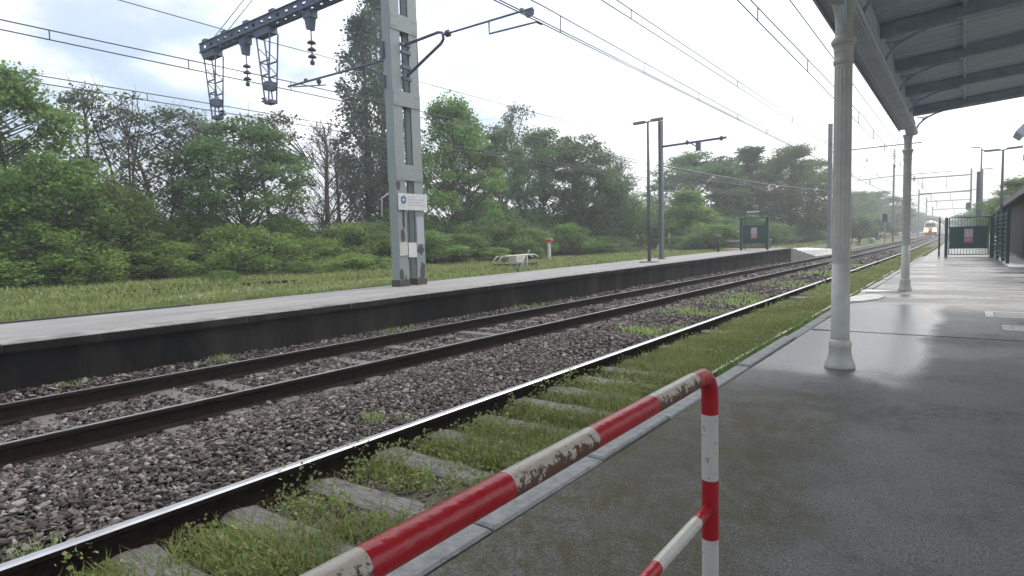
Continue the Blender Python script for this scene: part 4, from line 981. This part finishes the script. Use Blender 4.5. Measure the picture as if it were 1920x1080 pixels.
# ------------------------------------------------------------------ gates
def gate(x0, x1, y, z0, h, label):
    g = empty('crossing_gate', ((x0 + x1) / 2, y, z0), label, 'gate')
    for x in (x0, x1): MB().box(x - .065, x + .065, y - .065, y + .065, z0 - .1, z0 + h).build('gate_post', M['gate'], g)
    a, b = x0 + .09, x1 - .09; zb_ = z0 + .10
    mb = MB()
    for z_ in (zb_, z0 + h * .21, z0 + h * .74, z0 + h - .05): mb.box(a, b, y - .02, y + .02, z_, z_ + .045)
    mb.box(a, a + .045, y - .0205, y + .0205, zb_ + .045, z0 + h - .05); mb.box(b - .045, b, y - .0205, y + .0205, zb_ + .045, z0 + h - .05); mb.build('frame', M['gate'], g)
    MB().box(a + .05, b - .05, y - .008, y + .008, z0 + h*.21 + .045, z0 + h*.74).build('panel', M['gate'], g)
    x = a + .13
    while x < b - .06:
        MB().tube([(x, y, z0 + h*.74 + .045), (x, y, z0 + h - .05)], .010, 5).build('picket', M['gate'], g)
        MB().tube([(x, y, zb_ + .045), (x, y, z0 + h*.21)], .010, 5).build('picket', M['gate'], g); x += .12
    xc = (x0 + x1) / 2; w_ = .17; zs = z0 + h * .36
    sgn_ = MB().box(xc - w_, xc + w_, y - .022, y - .010, zs, zs + .66).build('sign', M['greyplate'], g, label='pale and red warning sign')
    MB().box(xc - w_ + .02, xc + w_ - .02, y - .026, y - .0225, zs + .02, zs + .27).build('red_field', M['red'], sgn_)
    mb = MB(); n = 16
    mb.add([(xc + .10*math.cos(2*math.pi*i/n), y - .026, zs + .49 + .10*math.sin(2*math.pi*i/n)) for i in range(n)], [tuple(range(n))]); mb.build('roundel', M['red'], sgn_)
    mb = MB(); mb.add([(xc + .075*math.cos(2*math.pi*i/n), y - .029, zs + .49 + .075*math.sin(2*math.pi*i/n)) for i in range(n)], [tuple(range(n))]); mb.build('roundel_face', M['white'], sgn_)
    mb = MB(); mb.box(xc - .015, xc + .015, y - .034, y - .031, zs + .45, zs + .51); mb.lathe([(zs + .515, .018), (zs + .54, .016)], xc, y - .031, 8); mb.build('figure', M['dark'], sgn_)
    mb = MB()
    for z_ in (.08, .14, .2): mb.box(xc - w_ + .05, xc + w_ - .05, y - .029, y - .0265, zs + z_, zs + z_ + .02)
    mb.build('print_rows', M['white'], sgn_)
    return g
gate(-.70, 1.06, 37, 0, 1.95, 'dark green panelled crossing gate on the near platform with a sign')
gate(-10.95, -9.42, 38.2, zp(38), 1.95, 'dark green panelled crossing gate on the far platform with a sign')
MB().tube([(-1.0, 37.6, -.1), (-1.0, 37.6, 1.98)], .04, 7).build('thin_post', M['tar'], None, label='thin dark post left of the near green gate', cat='post')
mb = MB(); mb.box(-10.75, -10.05, 38.6, 38.75, 2.75, 2.84); mb.build('light_fitting', M['white'], None, label='pale strip light floating above the far green gate', cat='light')
MB().tube([(-10.85, 38.68, zp(38)), (-10.85, 38.68, 2.8), (-10.7, 38.68, 2.8)], .03, 6).build('light_post', M['gate'], None, label='dark thin post carrying the strip light above the far gate', cat='post')
# louvred fence right of the near gate
fn = empty('louvre_fence', (1.6, 34, 0), 'dark green louvred fence running from the near gate to the shed', 'fence')
fx = lambda yy: 1.12 + (37 - yy) * .018
for yy in (36.9, 33.6, 30.4, 28.2): MB().box(fx(yy) - .05, fx(yy) + .05, yy - .05, yy + .05, 0, 2.05).build('fence_post', M['gate'], fn)
for k in range(11):
    z_ = .22 + k * .165
    for a, b in ((36.84, 33.66), (33.54, 30.46), (30.34, 28.26)):
        mb = MB(); mb.bar((fx(a), a, z_), (fx(b), b, z_), .03, .11); mb.build('louvre', M['gate'], fn)

# sheds and station building at the right edge
sh = empty('goods_shed', (3.2, 34, 0), 'brown plank shed with pale corner pier and grey roof at the right edge', 'shed')
MB().box(2.16, 6.5, 26.4, 58, 0, 2.74).build('wall', M['planks'], sh)
for i in range(20): MB().box(2.12, 2.158, 27.0 + i * .42, 27.22 + i * .42, .1, 2.7).build('plank', M['planks'], sh)
MB().box(1.72, 2.10, 26.2, 26.6, 0, 2.9).build('corner_pier', M['render'], sh)
MB().prism([(1.85, 2.76), (1.85, 2.86), (4.4, 3.9), (6.8, 2.86), (6.8, 2.76)], 'y', 26.0, 58.4).build('roof', M['slate'], sh)
MB().box(1.80, 1.847, 26.0, 58.4, 2.66, 2.9).build('eave_board', M['steel'], sh)
MB().box(1.2, 1.9, 25.5, 36.5, -.02, .05).build('kerb_slab', M['cover'], sh)
st = empty('station_building', (6, 10, 0), 'station building whose roof corner shows at the right edge above the shed', 'building')
MB().box(4.2, 10, 17.5, 24.2, 0, 5.0).build('wall', M['render'], st)
MB().prism([(1.30, 3.98), (1.14, 4.12), (1.85, 4.95), (6, 7.2), (10.5, 4.9), (10.4, 4.75), (6, 6.95), (2.0, 4.75)], 'y', 23.2, 24.6).build('gable_eave', M['beam'], st)
MB().box(1.38, 2.4, 23.6, 24.2, 3.34, 3.5).build('eave_bracket', M['beam'], st)
for yy in (19.2, 22.6):
    f_ = MB().box(4.15, 4.198, yy - .6, yy + .6, .9, 2.9).build('window', M['cream'], st); MB().box(4.14, 4.148, yy - .5, yy + .5, 1.0, 2.8).build('pane', M['glass'], f_)
dr = MB().box(4.15, 4.198, 20.3, 21.5, 0.02, 2.6).build('door', M['gate'], st); MB().lathe([(1.0, .03), (1.06, .03)], 4.12, 20.5, 8).build('handle', M['steel'], dr)

# ------------------------------------------------------------------ station canopy
cn = empty('station_canopy', (0, 6, 0), 'blue-grey station canopy on fluted cream iron columns', 'canopy')
def column(x, y):
    co = empty('column', (x, y, 0)); co.parent = cn; co.location = Vector((x, y, 0)) - ORG[cn]
    mb = MB(); mb.lathe([(.16, .084), (.30, .079), (.98, .0765)], x, y, 40); mb.lathe([(.98, .0765), (1.0, .0770, 1), (2.75, .0745, 1), (2.77, .0745), (2.84, .0745)], x, y, 30, smooth=False); mb.build('shaft', M['cream'], co)
    MB().lathe([(-.01, .130), (.02, .132), (.045, .120), (.10, .102), (.17, .092), (.20, .097), (.235, .097), (.25, .087), (.27, .081)], x, y, 32).build('base', M['cream_worn'], co)
    MB().lathe([(2.79, 0.0764), (2.81, 0.0855), (2.835, 0.0855), (2.85, 0.0783), (2.89, 0.0783), (2.91, 0.0828), (2.935, 0.0828), (2.95, 0.0864), (2.965, 0.0910), (2.98, 0.1028), (3.00, 0.1056), (3.015, 0.1019), (3.03, 0.0892), (3.05, 0.0746), (3.10, 0.0710), (3.2, 0.0728), (3.26, 0.0819), (3.33, 0.1001)], x, y, 32, smooth=False).build('capital', M['cream'], co)
    return co
cz = 3.33
for x, y in ((-.915, 6.36), (-1.0, 15.55), (-.93, -2.8), (4.05, 6.36), (4.05, 15.4), (4.05, -2.8)):
    c_ = column(x, y)
    # flared cast bracket between capital and girder
    MB().prism([(y - .06, 3.14), (y + .06, 3.14), (y + .15, 3.28), (y + .42, cz + .03), (y - .42, cz + .03), (y - .15, 3.28)], 'x', x - .03, x + .03).build('head_bracket', M['canopy'], c_)
Y0c, Y1c = -6, 15.75
mb = MB(); mb.box(-1.0, -.86, Y0c, Y1c, cz, cz + .03); mb.box(-.945, -.915, Y0c, Y1c, cz + .03, 3.88); mb.box(-.98, -.88, Y0c, Y1c, 3.55, 3.60); mb.build('girder', M['canopy'], cn)
mb = MB(); mb.tube([(-.85, Y0c, cz + .05), (-.85, Y1c, cz + .05)], .028, 8); mb.tube([(-1.01, Y0c, cz + .05), (-1.01, Y1c, cz + .05)], .028, 8); mb.build('girder_moulding', M['canopy'], cn)
MB().box(-1.16, -.99, Y0c, Y1c, 3.47, 3.49).build('soffit', M['canopy'], cn)
MB().box(-1.185, -1.163, Y0c, Y1c, 3.44, 3.92).build('fascia', M['canopy'], cn)
mb = MB(); mb.tube([(-1.25, Y0c, 3.86), (-1.25, Y1c, 3.86)], .07, 10); mb.build('gutter', M['canopy'], cn)
slope = .07; rz = lambda x: 3.74 + (x + .8) * slope
ry = [15.55, 13.4, 11.3, 9.2, 7.1, 5.0, 2.9, .8, -1.3, -3.4, -5.5]
raf = br_ = None
for y in ry:
    if raf is None:
        mb = MB(); a, b = -.91, 4.2
        for w_, z0, z1 in ((.05, 0, .02), (.018, .02, .16)):
            mb.add([(a, y-w_, rz(a)+z0), (b, y-w_, rz(b)+z0), (b, y+w_, rz(b)+z0), (a, y+w_, rz(a)+z0), (a, y-w_, rz(a)+z1), (b, y-w_, rz(b)+z1), (b, y+w_, rz(b)+z1), (a, y+w_, rz(a)+z1)], [(0,3,2,1),(4,5,6,7),(0,1,5,4),(1,2,6,5),(2,3,7,6),(3,0,4,7)])
        raf = mb.build('rafter', M['beam'], cn)
        mb = MB(); pts = []
        for i in range(9):
            t = i / 8 * math.pi / 2; pts.append((-.86 + .75 * (1 - math.cos(t)), y, cz + .06 + (rz(-.11) - cz - .07) * math.sin(t)))
        for i in range(8): mb.bar(pts[i], pts[i+1], .04, .03)
        mb.lathe([(3.60, .02), (3.64, .02)], -.74, y, 8); mb.bar((-.86, y, 3.66), (-.62, y, 3.66), .02, .02)
        br_ = mb.build('arch_bracket', M['beam'], cn)
    else:
        child_copy(raf, cn, (0, y - ry[0], 0)); child_copy(br_, cn, (0, y - ry[0], 0))
for x in (-.05, 1.6, 3.1): MB().box(x - .02, x + .02, Y0c, Y1c, rz(x) + .115, rz(x) + .158).build('purlin', M['canopy'], cn)
bd = None; y = Y0c; kb = 0; r_ = random.Random(6)
while y < Y1c - .05:
    if bd is None:
        a, b = -1.16, 4.2; mb = MB(); z = lambda x: rz(x) + .165
        mb.add([(a, 0, z(a)), (b, 0, z(b)), (b, .088, z(b)), (a, .088, z(a)), (a, -.004, z(a)+.02), (b, -.004, z(b)+.02), (b, .092, z(b)+.02), (a, .092, z(a)+.02)], [(0,3,2,1),(4,5,6,7),(0,1,5,4),(1,2,6,5),(2,3,7,6),(3,0,4,7)])
        bd = mb.build('ceiling_board', M['boards'], cn); bd.location = (0, y - 6, 0)
        bd_off = ORG[cn]
        for vtx in bd.data.vertices: vtx.co.y += 6
    else: child_copy(bd, cn, (0, y - 6, r_.uniform(0, .006)))
    y += .1
mb = MB(); a, b = -1.3, 4.3; z = lambda x: rz(x) + .20
mb.add([(a, Y0c, z(a)), (b, Y0c, z(b)), (b, Y1c + .1, z(b)), (a, Y1c + .1, z(a)), (a, Y0c, z(a)+.05), (b, Y0c, z(b)+.05), (b, Y1c + .1, z(b)+.05), (a, Y1c + .1, z(a)+.05)], [(0,3,2,1),(4,5,6,7),(0,1,5,4),(1,2,6,5),(2,3,7,6),(3,0,4,7)])
mb.build('roof_sheet', M['roof'], cn)
mb = MB(); a, b = -1.16, 4.2
mb.add([(a, Y1c, rz(a)), (b, Y1c, rz(b)), (b, Y1c, rz(b)+.2), (a, Y1c, rz(a)+.2), (a, Y1c+.03, rz(a)), (b, Y1c+.03, rz(b)), (b, Y1c+.03, rz(b)+.2), (a, Y1c+.03, rz(a)+.2)], [(0,1,2,3),(7,6,5,4),(0,4,5,1),(3,2,6,7),(1,5,6,2),(0,3,7,4)])
mb.build('end_board', M['canopy'], cn)

# ------------------------------------------------------------------ covers in the asphalt
for k, (x0, x1, y0, y1, lab) in enumerate(((.28, 1.25, 11.05, 11.85, 'pale framed inspection cover, farther of the two at the right edge'), (.42, 1.2, 9.62, 10.2, 'pale framed inspection cover, nearer of the two at the right edge'))):
    c_ = empty('inspection_cover', ((x0 + x1)/2, (y0 + y1)/2, 0), lab, 'manhole cover')
    mb = MB(); w_ = .1
    mb.box(x0, x1, y0, y0 + w_, -.02, .008); mb.box(x0, x1, y1 - w_, y1, -.02, .008); mb.box(x0, x0 + w_, y0 + w_, y1 - w_, -.02, .008); mb.box(x1 - w_, x1, y0 + w_, y1 - w_, -.02, .008); mb.build('frame', M['cover'], c_)
    MB().bevbox(x0 + w_ + .008, x1 - w_ - .008, y0 + w_ + .008, y1 - w_ - .008, -.02, .006, .004).build('lid', M['coverdark'] if k == 0 else M['cover'], c_)

# ------------------------------------------------------------------ red and white barrier in the foreground
ba = empty('barrier', (-.62, 1.7, 0), 'red and white striped tubular barrier with peeling paint on the near platform', 'barrier')
bxx, yt, zt_ = -.596, 1.764, .852
def bar_y(pts_px): return pts_px
mats = [M['bred'], M['bwhite'], M['brust']]
path = [(bxx, -1.0, zt_)]; mis = []
for yy, mi in ((.465, 2), (.762, 0), (1.045, 2), (1.345, 0), (1.625, 2)): path.append((bxx, yy, zt_)); mis.append(mi)
for i in range(1, 7):
    t = i / 6 * math.pi / 2; path.append((bxx, yt - .07 + .07 * math.sin(t), zt_ - .07 + .07 * math.cos(t))); mis.append(0)
for z_, mi in ((.728, 0), (.528, 1), (.345, 0), (.12, 1), (-.02, 0)): path.append((bxx, yt, z_)); mis.append(mi)
def dense(path, mis):
    P, m_ = [path[0]], []
    for i in range(len(path) - 1):
        P.append(path[i+1]); m_.append(mis[i])
    return P, m_
P, m_ = dense(path, mis); m_[-5:] = [0, 1, 0, 1, 0]
MB().tube(P, .0245, 24, mis=m_).build('top_rail', mats, ba)
mb = MB(); mb.tube([(bxx, yt - .01, .44), (bxx, yt - .115, .438), (bxx, yt - .40, .436), (bxx, yt - .70, .434), (bxx, -.6, .43)], .018, 16, mis=[0, 1, 0, 1]); mb.build('mid_rail', mats, ba)
MB().tube([(bxx, -.95, -.02), (bxx, -.95, .84)], .0265, 16, mis=[1]).build('post', mats, ba)
mb = MB(); mb.lathe([(0, .05), (.008, .05), (.012, .03)], bxx, yt, 16); mb.build('foot_plate', M['steel'], ba)

# ------------------------------------------------------------------ small things on the lawn
fr = empty('steel_trestle', (-12.7, 16.9, .2), 'off-white metal trestle with a broad top bar and V legs beside the far platform', 'trestle')
mb = MB(); mb.tube([(-13.1, 16.0, .62), (-13.05, 16.2, .80), (-12.8, 17.75, .84), (-12.75, 18.0, .74)], .022, 6); mb.tube([(-12.85, 16.0, .62), (-12.8, 16.2, .80), (-12.55, 17.75, .84), (-12.5, 18.0, .74)], .022, 6)
for yy in (16.2, 16.7, 17.2, 17.75): mb.tube([(-13.0, yy, .81), (-12.6, yy, .82)], .018, 6)
mb.build('top_bar', M['cream'], fr)
for a, b in (((-12.8, 16.8, .8), (-12.75, 17.25, .18)), ((-12.75, 17.5, .82), (-12.75, 17.1, .18)), ((-12.7, 17.55, .82), (-12.72, 17.55, .18)), ((-12.7, 17.3, .8), (-12.72, 17.35, .18))):
    MB().tube([a, b], .022, 6).build('leg', M['cream'], fr)
MB().box(-12.95, -12.60, 16.75, 17.15, .58, .80).build('plate', M['cream'], fr)
MB().tube([(-12.75, 17.6, .82), (-12.70, 17.72, 1.0)], .014, 5).build('handle', M['cream'], fr); fr.location = (-12.75, 17.35, .2)
MB().bevbox(-12.9, -12.6, 16.95, 17.2, .16, .32, .04).build('foot_block', M['dark'], fr)
tb = empty('timber_stack', (-15.2, 20.5, .2), 'dark low timber platform lying on the lawn behind the white trestle', 'timber')
for k in range(3): MB().box(-15.6 + k * .3, -15.34 + k * .3, 19.6, 21.6, .34, .42).build('plank', M['tar'], tb)
for yy in (19.8, 21.3): MB().box(-15.6, -14.76, yy, yy + .12, .18, .338).build('bearer', M['planks'], tb)
orl = MB(); orl.bar((-17.6, 6.5, .24), (-17.0, 11.2, .24), .12, .1); orl.build('old_rail', M['rail'], None, label='length of dark old rail lying in the lawn grass', cat='rail')
wp = empty('marker_post', (-19.9, 30.4, .18), 'white marker post with a small red cap on the lawn', 'post')
MB().box(-19.97, -19.83, 30.33, 30.47, .15, 1.25).build('post', M['white'], wp); MB().box(-20.08, -19.72, 30.3, 30.5, 1.25, 1.44).build('cap', M['red'], wp); MB().box(-20.1, -19.7, 30.29, 30.51, 1.442, 1.49).build('cap_top', M['white'], wp)
gd = empty('grid_panel', (-21.2, 24.2, .2), 'faint grey wire grid panel standing in front of the wood', 'grid panel')
mb = MB()
for k in range(6): mb.tube([(-21.5 + k*.12, 24.2, .2), (-21.5 + k*.12, 24.2, 1.15)], .01, 4)
mb.build('upright', M['steel'], gd); mb = MB()
for k in range(5): mb.tube([(-21.5, 24.2, .3 + k*.2), (-20.9, 24.2, .3 + k*.2)], .01, 4)
mb.build('crossbar', M['steel'], gd)
for x, y, lab in ((-21.95, 51.8, 'white concrete A-shaped stop left of the thin white post on the lawn'), (-22.05, 55.85, 'white concrete A-shaped stop right of the thin white post on the lawn')):
    o = empty('buffer_block', (x, y, .2), lab, 'stop block')
    MB().prism([(x - .45, .15), (x - .25, .15), (x + .05, .75), (x - .1, .85), (x - .2, .8)], 'y', y - .1, y + .1).build('left_half', M['white'], o)
    MB().prism([(x + .5, .15), (x + .3, .15), (x + .052, .7), (x + .1, .8), (x + .2, .72)], 'y', y - .1, y + .1).build('right_half', M['white'], o)
MB().tube([(-22, 54, .15), (-22, 54, 1.9)], .09, 8).build('thin_post', M['white'], None, label='thin white post standing between the two A-shaped stops', cat='post')
cb = empty('control_post', (-11.45, 35.4, zp(35)), 'short dark post with a small box left of the far gate', 'post')
MB().tube([(-11.45, 35.4, zp(35)), (-11.45, 35.4, 1.3)], .06, 8).build('post', M['tar'], cb); MB().box(-11.55, -11.35, 35.3, 35.5, 1.3, 1.55).build('box', M['steel'], cb)
wl = empty('low_wall', (-12.5, 43, .3), 'low dark fence running beyond the far gate', 'fence')
for k in range(4): MB().box(-13.2 + k*.02, -13.12 + k*.02, 42.5 + k*3.0, 45.4 + k*3.0, .3, .95).build('fence_panel', M['planks'], wl)
MB().box(-13.25, -13.0, 42.5, 54.4, .952, 1.03).build('rail_cap', M['steel'], wl)

# ------------------------------------------------------------------ train
ty = 188; tz = el(ty) - .23
tr = empty('train', (-6.93, ty, tz), 'approaching train far down the line with bright headlights', 'train')
def sec(y, zs, xs): return [(-6.93 + sx * 1.45 * xs, y, tz + z_) for sx, z_ in zs]
mb = MB(); prof = [(-1, .9), (1, .9), (1.02, 2.2), (.95, 3.1), (.7, 3.75), (.3, 3.95), (-.3, 3.95), (-.7, 3.75), (-.95, 3.1), (-1.02, 2.2)]; n = len(prof)
rings = [(ty, .90, -.35, 2.6), (ty + .5, .97, -.1, 1.5), (ty + 1.6, 1, 0, 0), (ty + 70, 1, 0, 0)]; v = []
for yy, s_, dz, _ in rings: v += [(-6.93 + a * 1.45 * s_, yy, tz + (b if b < 2.3 else b + dz)) for a, b in prof]
f = [tuple(range(n))[::-1]]
for i in range(3): f += [(i*n+k, i*n+(k+1) % n, (i+1)*n+(k+1) % n, (i+1)*n+k) for k in range(n)]
mb.add(v, f); body = mb.build('body', M['train_w'], tr)
MB().prism([(-8.05, tz + 2.35), (-5.81, tz + 2.35), (-6.0, tz + 3.2), (-7.86, tz + 3.2)], 'y', ty - .06, ty + .3).build('windscreen', M['glass'], tr)
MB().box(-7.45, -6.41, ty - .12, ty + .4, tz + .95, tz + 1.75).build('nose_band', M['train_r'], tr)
MB().box(-8.3, -5.56, ty - .05, ty + .4, tz + 1.0, tz + 2.0).build('yellow_glow_band', M['train_y'], tr)  # yellow front enlarged so its colour imitates the headlights' amber glow
MB().box(-8.1, -5.76, ty - .1, ty + 1, tz + .25, tz + .92).build('underframe', M['dark'], tr)
for s_ in (-1, 1):
    x = -6.93 + s_ * .88
    mb = MB(); mb.tube([(x, ty - .22, tz + 1.55), (x, ty - .1, tz + 1.55)], .33, 14); mb.build('headlight', M['headlight'], tr)
    mb = MB(); mb.tube([(x, ty - .5, tz + 1.05), (x, ty - .1, tz + 1.05)], .14, 10); mb.build('buffer', M['dark'], tr)
mb = MB(); mb.tube([(-6.93, ty + .2, tz + 3.75), (-6.93, ty + .35, tz + 3.75)], .13, 10); mb.build('top_light', M['headlight'], tr)
for k in range(3): MB().box(-7.5, -6.3, ty + 8 + k*20, ty + 9.5 + k*20, tz + 3.96, tz + 4.3).build('roof_unit', M['dark'], tr)

# ------------------------------------------------------------------ air
hz = MB().box(-379, 399, -59.5, 679, -1.6, 26).build('haze', (lambda m: m)(bpy.data.materials.new('haze_air')), None, kind='stuff')
hm = hz.data.materials[0]; hm.use_nodes = True; hm.node_tree.nodes.clear()
ho = hm.node_tree.nodes.new('ShaderNodeOutputMaterial'); hv = hm.node_tree.nodes.new('ShaderNodeVolumePrincipled')
hv.inputs['Color'].default_value = (.93, .96, 1, 1); hv.inputs['Density'].default_value = .0020; hv.inputs['Anisotropy'].default_value = .2
hm.node_tree.links.new(hv.outputs[0], ho.inputs['Volume'])
